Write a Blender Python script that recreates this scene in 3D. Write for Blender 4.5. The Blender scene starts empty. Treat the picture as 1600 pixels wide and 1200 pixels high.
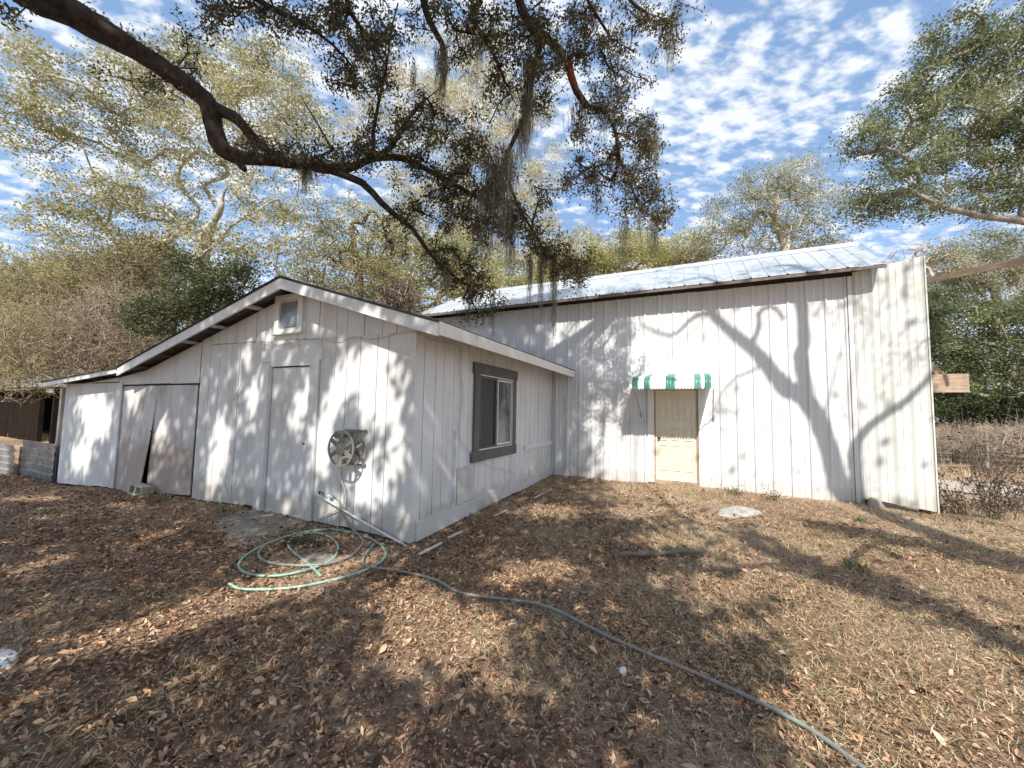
import bpy, math, random
import numpy as np
from mathutils import Vector, Matrix, noise as mnoise
R_ = random.Random(7)
rng = np.random.default_rng(11)
scene = bpy.context.scene
COL = scene.collection
V = lambda *a: np.array(a, dtype=float)

# ------------------------------------------------------------ camera model (metres, +Y forward)
FPX = 600.0; PITCH = math.atan(41/600); ROLL = .018; EYE = 1.68
C0 = V(0, 0, EYE)
_fw = V(0, math.cos(PITCH), math.sin(PITCH)); _up = V(0, -math.sin(PITCH), math.cos(PITCH)); _r = V(1, 0, 0)
CR = math.cos(ROLL)*_r + math.sin(ROLL)*_up; CU = -math.sin(ROLL)*_r + math.cos(ROLL)*_up; CF = _fw
def ray(px, py): return CF + (px-800)/FPX*CR - (py-600)/FPX*CU
def onz(px, py, z=0.):
    d = ray(px, py); return C0 + d*(z-EYE)/d[2]
def onplane(px, py, p0, n):
    d = ray(px, py); return C0 + d*((p0-C0)@n)/(d@n)
def atd(px, py, depth): return C0 + ray(px, py)*depth       # a point at a known distance ahead
YAW = math.radians(25.1)
S_ = V(math.sin(YAW), math.cos(YAW), 0); X_ = V(math.cos(YAW), -math.sin(YAW), 0)
K = onz(640, 850)                                            # shed corner on the ground
def W(x, y, z): return K + X_*x + S_*y + V(0, 0, z)          # building frame -> world
def loc(p): d = np.asarray(p)-K; return V(d@X_, d@S_, d[2])
BY = 5.35                                                    # barn wall plane in building frame
def fwall(px, py, off=0.): return loc(onplane(px, py, K-S_*off, S_))
def swall(px, py, off=0.): return loc(onplane(px, py, K+X_*off, X_))
def bwall(px, py, off=0.): return loc(onplane(px, py, K+S_*(BY-off), S_))

# sun: direction light travels (building frame), to world
Ll = V(-.32, 1.0, -1.06); LD = X_*Ll[0] + S_*Ll[1] + V(0, 0, Ll[2]); LD /= np.linalg.norm(LD)
GX, GY = LD[0]/-LD[2], LD[1]/-LD[2]
def gsp(p): return V(p[0]+GX*p[2], p[1]+GY*p[2])             # where a point's shadow lands on level ground

# ------------------------------------------------------------ ground height
_cp = [(W(0,0,0), 0), (W(0,2.6,0), .03), (W(0,5.3,0), .08), (W(3.4,5.3,0), .12), (W(5.9,5.3,0), .09), (W(7,5.3,0), .0), (W(-3,0,0), .04),
       (W(-5,0,0), .0), (W(-8,0,0), -.14), (W(-10.6,0,0), -.28), (W(-14,0,0), -.3), (V(0,0,0), 0), (V(0,3,0), .0), (V(4,3,0), .0), (V(-4,2.5,0), -.02), (V(9,8,0), -.05), (V(12,9,0), -.05)]
_cx = np.array([[p[0], p[1]] for p, _ in _cp]); _cz = np.array([h for _, h in _cp])
def hgt(x, y):
    x = np.asarray(x, float); y = np.asarray(y, float)
    d2 = (x[..., None]-_cx[:, 0])**2 + (y[..., None]-_cx[:, 1])**2 + .25
    w = 1/d2**1.5; h = (w*_cz).sum(-1)/w.sum(-1)
    h = h + .012*np.sin(x*2.1+y*.7)*np.cos(y*1.7-x*.4) + .008*np.sin(x*5.3+1)*np.sin(y*4.7)
    return h

# ------------------------------------------------------------ mesh helpers
def tag(o, label=None, cat=None, group=None, kind=None):
    if label: o['label'] = label
    if cat: o['category'] = cat
    if group: o['group'] = group
    if kind: o['kind'] = kind
    return o
def empty(name, label, cat, origin=None, rot=None, group=None):
    o = bpy.data.objects.new(name, None); COL.objects.link(o); o.empty_display_size = .2
    o.location = tuple(K if origin is None else origin)
    if rot is not None: o.rotation_euler = (0, 0, rot)
    return tag(o, label, cat, group)
class MB:
    def __init__(s): s.v = []; s.f = []; s.m = []
    def poly(s, pts, mi=0):
        b = len(s.v); s.v += [tuple(map(float, p)) for p in pts]; s.f.append(tuple(range(b, b+len(pts)))); s.m.append(mi); return s
    def hexa(s, q, mi=0):      # 8 points: 4 bottom ccw, 4 top ccw
        b = len(s.v); s.v += [tuple(map(float, p)) for p in q]
        for f in ((3,2,1,0),(4,5,6,7),(0,1,5,4),(1,2,6,5),(2,3,7,6),(3,0,4,7)): s.f.append(tuple(b+i for i in f)); s.m.append(mi)
        return s
    def box(s, x0, x1, y0, y1, z0, z1, mi=0):
        x0, x1 = min(x0,x1), max(x0,x1); y0, y1 = min(y0,y1), max(y0,y1); z0, z1 = min(z0,z1), max(z0,z1)
        return s.hexa([(x0,y0,z0),(x1,y0,z0),(x1,y1,z0),(x0,y1,z0),(x0,y0,z1),(x1,y0,z1),(x1,y1,z1),(x0,y1,z1)], mi)
    def bar(s, p, q, w, h, mi=0, up=(0,0,1)):   # rectangular bar from p to q
        p, q = V(*p), V(*q); d = q-p; d /= np.linalg.norm(d); u = V(*up); sd = np.cross(d, u); sd /= np.linalg.norm(sd); u = np.cross(sd, d)
        o = [(-1,-1),(1,-1),(1,1),(-1,1)]
        return s.hexa([p+sd*a*w/2+u*b*h/2 for a, b in o]+[q+sd*a*w/2+u*b*h/2 for a, b in o], mi)
    def tube(s, pts, rad, n=8, mi=0, cap=True, rough=0.):
        pts = [V(*p) for p in pts]; k = len(pts); rad = [rad]*k if np.isscalar(rad) else rad
        b = len(s.v); prev = None
        for i, p in enumerate(pts):
            d = pts[min(i+1, k-1)]-pts[max(i-1, 0)]; d = d/(np.linalg.norm(d)+1e-9)
            if prev is None:
                a = V(0,0,1) if abs(d[2]) < .9 else V(1,0,0); u = np.cross(d, a)
            else: u = prev-d*(prev@d)
            u /= np.linalg.norm(u)+1e-9; prev = u; w = np.cross(d, u)
            for j in range(n):
                t = 2*math.pi*j/n; r = rad[i]
                if rough: r *= 1+rough*mnoise.noise(Vector((p[0]*3+math.cos(t)*1.3, p[1]*3+math.sin(t)*1.3, p[2]*3)))+rough*.45*mnoise.noise(Vector((p[0]*5+math.cos(t)*5, p[1]*5+math.sin(t)*5, p[2]*9)))
                s.v.append(tuple(p+r*(math.cos(t)*u+math.sin(t)*w)))
        for i in range(k-1):
            for j in range(n):
                j2 = (j+1) % n; s.f.append((b+i*n+j, b+i*n+j2, b+(i+1)*n+j2, b+(i+1)*n+j)); s.m.append(mi)
        if cap:
            s.f.append(tuple(b+j for j in reversed(range(n)))); s.m.append(mi); s.f.append(tuple(b+(k-1)*n+j for j in range(n))); s.m.append(mi)
        return s
    def build(s, name, mats, parent=None, smooth=False, **tg):
        me = bpy.data.meshes.new(name); me.from_pydata(s.v, [], s.f)
        for m in (mats if isinstance(mats, (list, tuple)) else [mats]): me.materials.append(m)
        me.polygons.foreach_set('material_index', s.m)
        if smooth: me.polygons.foreach_set('use_smooth', [True]*len(s.f))
        me.update(); o = bpy.data.objects.new(name, me); COL.objects.link(o)
        if parent is not None: o.parent = parent
        if tg: tag(o, **tg)
        return o
def npmesh(name, verts, faces, mat, rnd=None, parent=None, smooth=False, **tg):
    """verts (N,3), faces (M,k) arrays, rnd (N,) per-vertex random value"""
    me = bpy.data.meshes.new(name); n, (m, k) = len(verts), faces.shape
    me.vertices.add(n); me.vertices.foreach_set('co', verts.astype(np.float32).ravel())
    me.loops.add(m*k); me.loops.foreach_set('vertex_index', faces.astype(np.int32).ravel())
    me.polygons.add(m); me.polygons.foreach_set('loop_start', np.arange(m, dtype=np.int32)*k); me.polygons.foreach_set('loop_total', np.full(m, k, np.int32))
    if smooth: me.polygons.foreach_set('use_smooth', np.ones(m, bool))
    if rnd is not None:
        a = me.attributes.new('rnd', 'FLOAT', 'POINT'); a.data.foreach_set('value', rnd.astype(np.float32))
    me.materials.append(mat); me.update(calc_edges=True)
    o = bpy.data.objects.new(name, me); COL.objects.link(o)
    if parent is not None: o.parent = parent
    if tg: tag(o, **tg)
    return o
def smooth_path(pts, sub=6):
    pts = [V(*p) for p in pts]; P = [2*pts[0]-pts[1]]+pts+[2*pts[-1]-pts[-2]]; out = []
    for i in range(1, len(P)-2):
        p0, p1, p2, p3 = P[i-1:i+3]
        for t in np.arange(sub)/sub:
            out.append(.5*((2*p1)+(p2-p0)*t+(2*p0-5*p1+4*p2-p3)*t*t+(3*p1-p0-3*p2+p3)*t**3))
    out.append(pts[-1]); return out

# ------------------------------------------------------------ materials
def mat(name):
    m = bpy.data.materials.new(name); m.use_nodes = True; nt = m.node_tree; nt.nodes.clear()
    out = nt.nodes.new('ShaderNodeOutputMaterial'); b = nt.nodes.new('ShaderNodeBsdfPrincipled'); nt.links.new(b.outputs[0], out.inputs[0])
    return m, nt, b, out
def N(nt, typ, **kw):
    n = nt.nodes.new(typ)
    for k, v in kw.items():
        if k in n.inputs: n.inputs[k].default_value = v
        else: setattr(n, k, v)
    return n
def ramp(nt, fac, stops, interp='LINEAR'):
    r = nt.nodes.new('ShaderNodeValToRGB'); r.color_ramp.interpolation = interp; e = r.color_ramp.elements
    while len(e) < len(stops): e.new(.5)
    for i, (p, c) in enumerate(stops): e[i].position = p; e[i].color = (*c, 1) if len(c) == 3 else c
    nt.links.new(fac, r.inputs[0]); return r.outputs[0]
def noise(nt, scale, detail=4, rough=.6, vec=None, map_scale=None):
    n = N(nt, 'ShaderNodeTexNoise'); n.inputs['Scale'].default_value = scale; n.inputs['Detail'].default_value = detail; n.inputs['Roughness'].default_value = rough
    if vec is None: vec = nt.nodes.new('ShaderNodeTexCoord').outputs['Object']
    if map_scale:
        mp = nt.nodes.new('ShaderNodeMapping'); mp.inputs['Scale'].default_value = map_scale; nt.links.new(vec, mp.inputs[0]); vec = mp.outputs[0]
    nt.links.new(vec, n.inputs['Vector']); return n.outputs['Fac']
def mixc(nt, fac, a, b, mode='MIX'):
    m = nt.nodes.new('ShaderNodeMix'); m.data_type = 'RGBA'; m.blend_type = mode
    for i, x in ((0, fac), (6, a), (7, b)):
        if isinstance(x, (tuple, list)): m.inputs[i].default_value = (*x, 1)
        elif isinstance(x, (int, float)): m.inputs[i].default_value = x
        else: nt.links.new(x, m.inputs[i])
    return m.outputs[2]
def bump(nt, b, h, strength=.3, dist=.01):
    n = nt.nodes.new('ShaderNodeBump'); n.inputs['Strength'].default_value = strength; n.inputs['Distance'].default_value = dist
    nt.links.new(h, n.inputs['Height']); nt.links.new(n.outputs[0], b.inputs['Normal'])
def weathered(name, base, dirt, lo=.5, hi=.75, rough=.6, dscale=2.5, grain=(30, 30, 1.2), bstr=.25, grain_amt=.12, metal=0., spec=.5):
    m, nt, b, out = mat(name)
    d = noise(nt, dscale, 6, .65, map_scale=(1, 1, .45)); f = ramp(nt, d, [(lo, (0,0,0)), (hi, (1,1,1))])
    g = noise(nt, 1., 5, .6, map_scale=grain)
    gr = ramp(nt, g, [(.3, (1-grain_amt,)*3), (.65, (1,1,1))])
    c = mixc(nt, f, base, dirt); c = mixc(nt, 1., c, gr, 'MULTIPLY')
    nt.links.new(c, b.inputs['Base Color']); b.inputs['Roughness'].default_value = rough; b.inputs['Metallic'].default_value = metal; b.inputs['Specular IOR Level'].default_value = spec
    bump(nt, b, g, bstr, .004); return m
M = {}
M['board'] = weathered('white_board_paint', (.775,.775,.76), (.64,.62,.575), .48, .70, .55, 2.2, (60,60,1.5), .35, .07)
M['board2'] = weathered('white_trim_paint', (.79,.79,.775), (.64,.62,.57), .55, .8, .5, 3.5, (8,8,8), .2, .05)
M['old'] = weathered('worn_white_door', (.74,.72,.70), (.47,.41,.37), .45, .66, .7, 2.0, (50,50,1.2), .4, .15)
M['gap'] = weathered('dark_gap_timber', (.035,.03,.027), (.02,.02,.02), rough=.9)  # near-black fill: the darkness of gaps and openings is in its colour
M['timber'] = weathered('rafter_timber', (.22,.17,.13), (.12,.09,.07), rough=.85, grain=(30,3,30), grain_amt=.4)
M['raw'] = weathered('weathered_plank', (.52,.38,.27), (.33,.24,.17), .45, .7, .8, 3, (4,4,40), .6, .45)
M['trimgrey'] = weathered('grey_window_trim', (.115,.11,.10), (.16,.15,.14), rough=.65, grain=(20,20,3))
M['alu'] = weathered('white_window_aluminium', (.75,.76,.76), (.6,.6,.6), rough=.35, grain_amt=.03)
M['barn'] = weathered('painted_sheet_metal', (.735,.74,.74), (.62,.62,.60), .5, .8, .42, 1.2, (14,14,.5), .08, .10)
M['wing'] = weathered('dulled_sheet_metal', (.70,.71,.67), (.60,.62,.54), .45, .75, .45, 1.6, (16,16,.5), .1, .12)
M['roof'] = weathered('galvanised_roof', (.60,.635,.655), (.44,.46,.48), .45, .75, .38, 2.0, (3,3,3), .1, .10, metal=.35)
M['shroof'] = weathered('rusty_tin_roof', (.26,.25,.24), (.14,.11,.09), .4, .6, .6, 3, (6,6,6), .3, .3, metal=.3)
M['door'] = weathered('cream_door_paint', (.76,.71,.56), (.68,.62,.47), rough=.4, grain_amt=.03)
M['knob'] = weathered('dark_brass', (.08,.06,.04), (.05,.04,.03), rough=.35, metal=.8)
M['green'] = weathered('green_awning_enamel', (.06,.22,.17), (.14,.32,.26), rough=.4, grain_amt=.05)
M['white'] = weathered('white_awning_enamel', (.80,.79,.74), (.66,.63,.55), rough=.4, grain=(4,4,4), grain_amt=.06)
M['plastic'] = weathered('taupe_reel_plastic', (.25,.235,.185), (.16,.15,.12), rough=.5, grain=(9,9,9), grain_amt=.2)
M['pvc'] = weathered('white_pvc', (.80,.80,.78), (.62,.60,.56), rough=.4, grain_amt=.05)
M['concrete'] = weathered('sandy_concrete', (.36,.32,.26), (.22,.18,.14), .42, .62, .95, 5, (20,20,20), .6, .3)
M['block'] = weathered('cinder_block', (.58,.54,.45), (.42,.39,.33), rough=.95, dscale=9, grain=(60,60,60), bstr=.8, grain_amt=.3)
M['paper'] = weathered('white_litter', (.85,.85,.83), (.7,.7,.68), rough=.8, grain_amt=.03)
M['tin'] = weathered('corrugated_tin', (.36,.37,.37), (.20,.19,.18), .42, .65, .5, 3, (3,3,12), .2, .25, metal=.3)
M['darkwood'] = weathered('old_dark_boards', (.03,.022,.017), (.014,.011,.009), rough=1., spec=.05, grain=(20,20,2), grain_amt=.5)  # weathered boards, coloured darker still to stand for the shade on the shack
M['cable'] = weathered('white_cable', (.62,.61,.58), (.45,.44,.42), rough=.5)
M['glass'], nt, b, _ = mat('window_glass'); nt.links.new(ramp(nt, noise(nt, 1.6, 4, .55, map_scale=(1, 3, 1.)), [(.42, (.025,.028,.028)), (.6, (.13,.145,.135))]), b.inputs['Base Color']); b.inputs['Roughness'].default_value = .06; b.inputs['Specular IOR Level'].default_value = .8
M['screen'], nt, b, _ = mat('insect_screen'); b.inputs['Base Color'].default_value = (.035,.033,.032,1); b.inputs['Roughness'].default_value = .55
M['curtain'] = weathered('curtain_behind_glass', (.30,.30,.29), (.10,.10,.10), .42, .58, .3, 6, (12,12,2), .2, .3)
def hosem(name, stops):
    m, nt, b, _ = mat(name); c = ramp(nt, noise(nt, 1.3, 3, .5), stops); c = mixc(nt, .25, c, ramp(nt, noise(nt, 30, 3, .6), [(.3, (.2,.16,.12)), (.7, (.6,.6,.55))])); nt.links.new(c, b.inputs['Base Color']); b.inputs['Roughness'].default_value = .45; return m
M['hose'] = hosem('pale_green_hose', [(.3, (.20,.42,.33)), (.7, (.36,.58,.47))])
M['hose2'] = hosem('dusty_grey_hose', [(.5, (.19,.165,.155)), (.62, (.15,.25,.23))])
M['hose3'] = hosem('grey_hose', [(.4, (.16,.18,.16)), (.6, (.24,.27,.24))])

def leafmat(name, stops, trans=.42, rough=.55, big=None):
    m, nt, b, out = mat(name)
    a = N(nt, 'ShaderNodeAttribute', attribute_name='rnd'); c = ramp(nt, a.outputs['Fac'], stops)
    if big:
        f = ramp(nt, noise(nt, big[0], 2, .5), [(.4, (0,0,0)), (.62, (1,1,1))]); c = mixc(nt, f, c, mixc(nt, .6, c, big[1]))
    nt.links.new(c, b.inputs['Base Color']); b.inputs['Roughness'].default_value = rough; b.inputs['Specular IOR Level'].default_value = .35
    if trans:
        t = nt.nodes.new('ShaderNodeBsdfTranslucent'); nt.links.new(c, t.inputs[0]); mx = nt.nodes.new('ShaderNodeMixShader'); mx.inputs[0].default_value = trans
        nt.links.new(b.outputs[0], mx.inputs[1]); nt.links.new(t.outputs[0], mx.inputs[2]); nt.links.new(mx.outputs[0], out.inputs[0])
    return m
M['lf_olive'] = leafmat('olive_leaves', [(0, (.20,.19,.075)), (.5, (.46,.42,.20)), (1, (.68,.62,.36))], big=(.5, (.26,.25,.12)))
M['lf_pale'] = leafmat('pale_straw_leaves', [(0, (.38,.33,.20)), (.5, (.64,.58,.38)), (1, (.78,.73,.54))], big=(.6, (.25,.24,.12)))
M['lf_yellow'] = leafmat('yellow_green_leaves', [(0, (.30,.28,.10)), (.5, (.55,.51,.22)), (1, (.72,.66,.38))], big=(.6, (.15,.17,.06)))
M['lf_green'] = leafmat('green_leaves', [(0, (.085,.11,.045)), (.5, (.22,.245,.11)), (1, (.44,.45,.24))], big=(.5, (.09,.11,.05)))
M['lf_dark'] = leafmat('dark_evergreen_leaves', [(0, (.03,.045,.018)), (.6, (.07,.095,.035)), (1, (.16,.18,.07))])
M['lf_shrub'] = leafmat('shrub_leaves', [(0, (.05,.065,.028)), (.6, (.11,.13,.055)), (1, (.24,.25,.12))])
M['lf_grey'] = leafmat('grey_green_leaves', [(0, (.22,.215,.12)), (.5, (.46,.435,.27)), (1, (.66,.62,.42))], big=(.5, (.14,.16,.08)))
M['lf_oak'] = leafmat('live_oak_leaves', [(0, (.045,.036,.018)), (.45, (.085,.078,.032)), (.8, (.14,.13,.055)), (1, (.26,.15,.08))], trans=.2)
M['lf_tan'] = leafmat('dry_tan_leaves', [(0, (.20,.14,.09)), (.5, (.36,.28,.19)), (1, (.55,.45,.33))])
M['lf_dead'] = leafmat('dead_brown_leaves', [(0, (.05,.035,.025)), (1, (.16,.11,.08))])
M['moss'] = leafmat('spanish_moss', [(0, (.13,.12,.085)), (.5, (.24,.22,.16)), (1, (.38,.35,.27))], trans=.2, rough=.9)
M['litter'] = leafmat('leaf_litter', [(0, (.04,.021,.012)), (.35, (.19,.10,.055)), (.68, (.45,.265,.15)), (.86, (.60,.42,.27)), (.94, (.44,.17,.08)), (1, (.62,.50,.36))], trans=0, rough=.6)
M['straw'] = leafmat('dry_grass_blades', [(0, (.14,.08,.04)), (.4, (.50,.345,.19)), (.8, (.86,.69,.45)), (.88, (.22,.26,.09)), (1, (.13,.19,.06))], trans=.1)
M['blade'] = leafmat('green_grass_blades', [(0, (.07,.12,.03)), (1, (.20,.26,.09))], trans=.2)
def bark(name, a, c, sc=6, st=.8, dist=.02):
    m, nt, b, _ = mat(name); n = noise(nt, sc, 8, .7, map_scale=(1, 1, .5)); n2 = noise(nt, sc*.35, 3, .5)
    cc = ramp(nt, n, [(.35, a), (.62, c)]); cc = mixc(nt, ramp(nt, n2, [(.4, (0,0,0)), (.7, (.6,.6,.6))]), cc, tuple(min(1, x*1.5) for x in c))
    nt.links.new(cc, b.inputs['Base Color']); b.inputs['Roughness'].default_value = .9; bump(nt, b, n, st, dist); return m
M['bk_oak'] = bark("dark_oak_bark", (.014,.010,.008), (.10,.073,.055), 16, 1., .12)
M['bk_red'] = bark('peeled_red_bark', (.10,.03,.02), (.26,.09,.06), 14)
M['bk_pale'] = bark('pale_grey_bark', (.24,.21,.18), (.48,.44,.39), 5)
M['bk_grey'] = bark('grey_bark', (.13,.11,.09), (.30,.27,.23), 5)
M['bk_brown'] = bark('brown_bark', (.09,.07,.05), (.22,.17,.13), 6)
M['twig'] = bark('dry_twigs', (.20,.15,.11), (.44,.36,.28), 9)

# ------------------------------------------------------------ ground
m, nt, b, _ = mat('leafy_soil'); M['ground'] = m
p = N(nt, 'ShaderNodeNewGeometry').outputs['Position']
n1 = noise(nt, 26, 8, .75, vec=p); n2 = noise(nt, .55, 3, .55, vec=p); n3 = noise(nt, 90, 4, .7, vec=p); n4 = noise(nt, .9, 4, .6, vec=p, map_scale=(1.3, .8, 1))
c = ramp(nt, n1, [(.3, (.075,.042,.025)), (.5, (.26,.155,.095)), (.68, (.56,.385,.25))])
c2 = ramp(nt, n3, [(.35, (.28,.20,.125)), (.6, (.62,.49,.34))])
c = mixc(nt, ramp(nt, n2, [(.42, (0,0,0)), (.62, (.75,.75,.75))]), c, c2)
c = mixc(nt, ramp(nt, n4, [(.62, (0,0,0)), (.74, (.5,.5,.5))]), c, (.13,.15,.06))
nt.links.new(c, b.inputs['Base Color']); b.inputs['Roughness'].default_value = .95; bump(nt, b, n1, 1., .03)
def axis(lo, hi, step, far):
    a = list(np.arange(lo, hi+1e-6, step)); s = step; x = hi
    while x < far: s *= 1.25; x += s; a.append(x)
    s = step; x = lo
    while x > -far: s *= 1.25; x -= s; a.insert(0, x)
    return np.array(a)
ax, ay = axis(-14, 14, .09, 420), axis(0, 14, .09, 420)
gx, gy = np.meshgrid(ax, ay); gz = hgt(gx, gy)
cl = (abs(gx) < 15) & (gy > -1) & (gy < 15); nz = np.zeros_like(gx)
nz[cl] = [.012*mnoise.fractal(Vector((x*3.1, y*3.1, 0)), 1., 2., 3) for x, y in zip(gx[cl], gy[cl])]
gz = gz+nz; nx, ny = len(ax), len(ay); idx = np.arange(nx*ny).reshape(ny, nx)
F = np.stack([idx[:-1,:-1], idx[:-1,1:], idx[1:,1:], idx[1:,:-1]], -1).reshape(-1, 4)
npmesh('ground', np.stack([gx, gy, gz], -1).reshape(-1, 3), F, M['ground'], smooth=True, kind='structure')
# sandy driveway and straw field on the right
m, nt, b, _ = mat('sandy_driveway'); p = N(nt, 'ShaderNodeNewGeometry').outputs['Position']
c = ramp(nt, noise(nt, 14, 6, .7, vec=p), [(.3, (.30,.25,.20)), (.65, (.52,.46,.39))]); nt.links.new(c, b.inputs['Base Color']); b.inputs['Roughness'].default_value = .95; bump(nt, b, noise(nt, 60, 4, .7, vec=p), .6, .01)
def sheet(name, pts_c, widths, zoff, mt, **tg):
    P = smooth_path([V(x, y, 0) for x, y in pts_c], 10); n = len(P); wv = np.interp(np.linspace(0, 1, n), np.linspace(0, 1, len(widths)), widths); vs = []
    for i in range(n):
        d = P[min(i+1,n-1)]-P[max(i-1,0)]; d /= np.linalg.norm(d); s = V(-d[1], d[0], 0)
        for t in np.linspace(-1, 1, 9):
            q = P[i]+s*t*wv[i]*(.5+.05*math.sin(i*1.3)+.03*math.sin(i*2.9+t)); vs.append((q[0], q[1], float(hgt(q[0], q[1]))+zoff+.02*(1-abs(t))))
    idx = np.arange(n*9).reshape(n, 9); f = np.stack([idx[:-1,:-1], idx[:-1,1:], idx[1:,1:], idx[1:,:-1]], -1).reshape(-1, 4)
    return npmesh(name, np.array(vs), f, mt, smooth=True, **tg)
sheet('driveway', [(9.5, 13.5), (11.2, 9.8), (14, 8.4), (18, 7.8), (30, 8)], [2.2, 2.2, 2.4, 2.6, 3], .03, m, kind='structure')

# ------------------------------------------------------------ shed
shed = empty('white_shed', 'low white timber shed with a gable front, plank door and leaning side doors', 'shed', K, -YAW)
zt = lambda x: (3.58+.315*(-2.3-x) if x > -2.3 else 3.58+.242*(x+2.3)) if x > -7.1 else 2.40+.063*(x+7.1)      # roof top surface by x
TH = .05
def boards(mb, xs, z0, z1, y, th=.02, gap=.012, axis='x', jit=.0025):
    for a, c in zip(xs[:-1], xs[1:]):
        a2, c2 = a+gap/2, c-gap/2; j = R_.uniform(-jit, jit); zb = z0(.5*(a+c)) if callable(z0) else z0; zb += R_.uniform(-.012, .012)
        za, zc = (z1(a2), z1(c2)) if callable(z1) else (z1, z1)
        if axis == 'x': mb.hexa([(a2,y-th+j,zb),(c2,y-th+j,zb),(c2,y,zb),(a2,y,zb),(a2,y-th+j,za),(c2,y-th+j,zc),(c2,y,zc),(a2,y,za)])
        else: mb.hexa([(y,a2,zb),(y+th+j,a2,zb),(y+th+j,c2,zb),(y,c2,zb),(y,a2,za),(y+th+j,a2,za),(y+th+j,c2,zc),(y,c2,zc)])
def spread(a, b, w, ji=.3):
    n = max(1, round(abs(b-a)/w)); t = np.linspace(a, b, n+1); t[1:-1] += np.array([R_.uniform(-ji, ji)*w*.5 for _ in range(n-1)]); return list(t)
soff = lambda x: zt(x)-.1
gb = lambda x: float(hgt(*W(x, 0, 0)[:2]))
# front wall: dark core, lower boards, upper gable boards
mb = MB()
for a, c in ((-4.92, -2.3), (-2.3, -.02)):
    mb.hexa([(a,.02,-.25),(c,.02,-.25),(c,.07,-.25),(a,.07,-.25),(a,.02,soff(a)),(c,.02,soff(c)),(c,.07,soff(c)),(a,.07,soff(a))])
mb.build('wall_core', M['gap'], shed)
mb = MB(); seam = lambda x: 2.66+.02*(-x)
boards(mb, spread(-4.9, -3.1, .3), lambda x: gb(x)+.03, lambda x: seam(x), .018)
boards(mb, spread(-1.76, -.16, .26), lambda x: gb(x)+.03, lambda x: seam(x), .018)
boards(mb, spread(-3.1, -1.76, .45), 2.3, lambda x: seam(x), .018)
mb.box(-.155, .0, -.012, .02, .0, 2.7)
mb.build('front_wall', M['board'], shed)
mb = MB()
boards(mb, spread(-4.9, -2.84, .27)+[-2.3]+spread(-2.1, 0, .29), lambda x: seam(x)+.004, lambda x: soff(x), .014, .024)
boards(mb, [-7.98, -6.9, -5.9, -4.93], 2.075, lambda x: soff(x)-.01, .014, .02, gap=.004)
boards(mb, [-10.75, -9.4, -8.0], 2.13, lambda x: soff(x)-.005, .014, .02, gap=.004)
mb.build('gable_boards', M['board'], shed)
# right side wall
mb = MB(); mb.box(-.07, -.02, 0, 5.32, -.1, 2.72); mb.build('wall_core', M['gap'], shed)
xs = [0.012]+[.17,.42,.62,.88,1.07,1.3,1.45]+spread(1.45, 5.3, .24, .25)
mb = MB(); boards(mb, xs, lambda y: float(hgt(*W(0, y, 0)[:2]))+.03, 2.72, -.018, axis='y'); mb.build('side_wall', M['board'], shed)
mb = MB(); mb.hexa([(.004,.1,.0),(.028,.1,.0),(.028,3.2,.07),(.004,3.2,.07),(.004,.1,.24),(.028,.1,.24),(.028,3.2,.29),(.004,3.2,.29)])
mb.hexa([(.004,3.21,.05),(.026,3.21,.05),(.026,5.28,.09),(.004,5.28,.09),(.004,3.21,.285),(.026,3.21,.285),(.026,5.28,.33),(.004,5.28,.33)])
mb.build('skirting_board', M['board2'], shed)
MB().box(.004, .045, 3.54, 5.22, .86, .95).build('ledger_board', M['board2'], shed)
MB().hexa([(.003,1.02,.26),(.02,1.02,.26),(.02,1.55,.27),(.003,1.55,.27),(.003,1.02,.8),(.014,1.02,.8),(.014,1.55,.82),(.003,1.55,.82)]).build('patch_board', weathered('faded_plywood_patch', (.68,.66,.62), (.56,.53,.48), .4, .6, .7, 7, (20,20,20), .4, .15), shed)
# back and far walls (never bare)
mb = MB(); mb.box(-10.7, -.1, 5.24, 5.3, -.3, 2.3); mb.box(-10.75, -10.70, .1, 5.24, -.4, 2.1); mb.build('back_wall', M['board2'], shed)
# plank door in front wall
mb = MB(); mb.box(-2.84, -1.97, .0, .018, .075, 2.28); dr = mb.build('door', M['board'], shed)
mb = MB(); mb.tube([(-2.03,-.02,1.13),(-2.03,.0,1.13)], .014, 10); mb.build('door_handle', M['knob'], dr)
mb = MB()
mb.box(-3.10, -2.86, -.035, .018, .04, 2.36); mb.box(-1.95, -1.77, -.035, .018, .04, 2.30); mb.box(-2.86, -1.77, -.036, .018, 2.301, 2.375); mb.box(-3.13, -1.72, -.025, .018, 2.376, 2.56)
mb.box(-2.86, -1.95, -.02, .02, .03, .074); mb.box(-2.98, -2.88, -.05, -.036, .05, 2.33)
mb.build('door_frame', M['board2'], shed)
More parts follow.
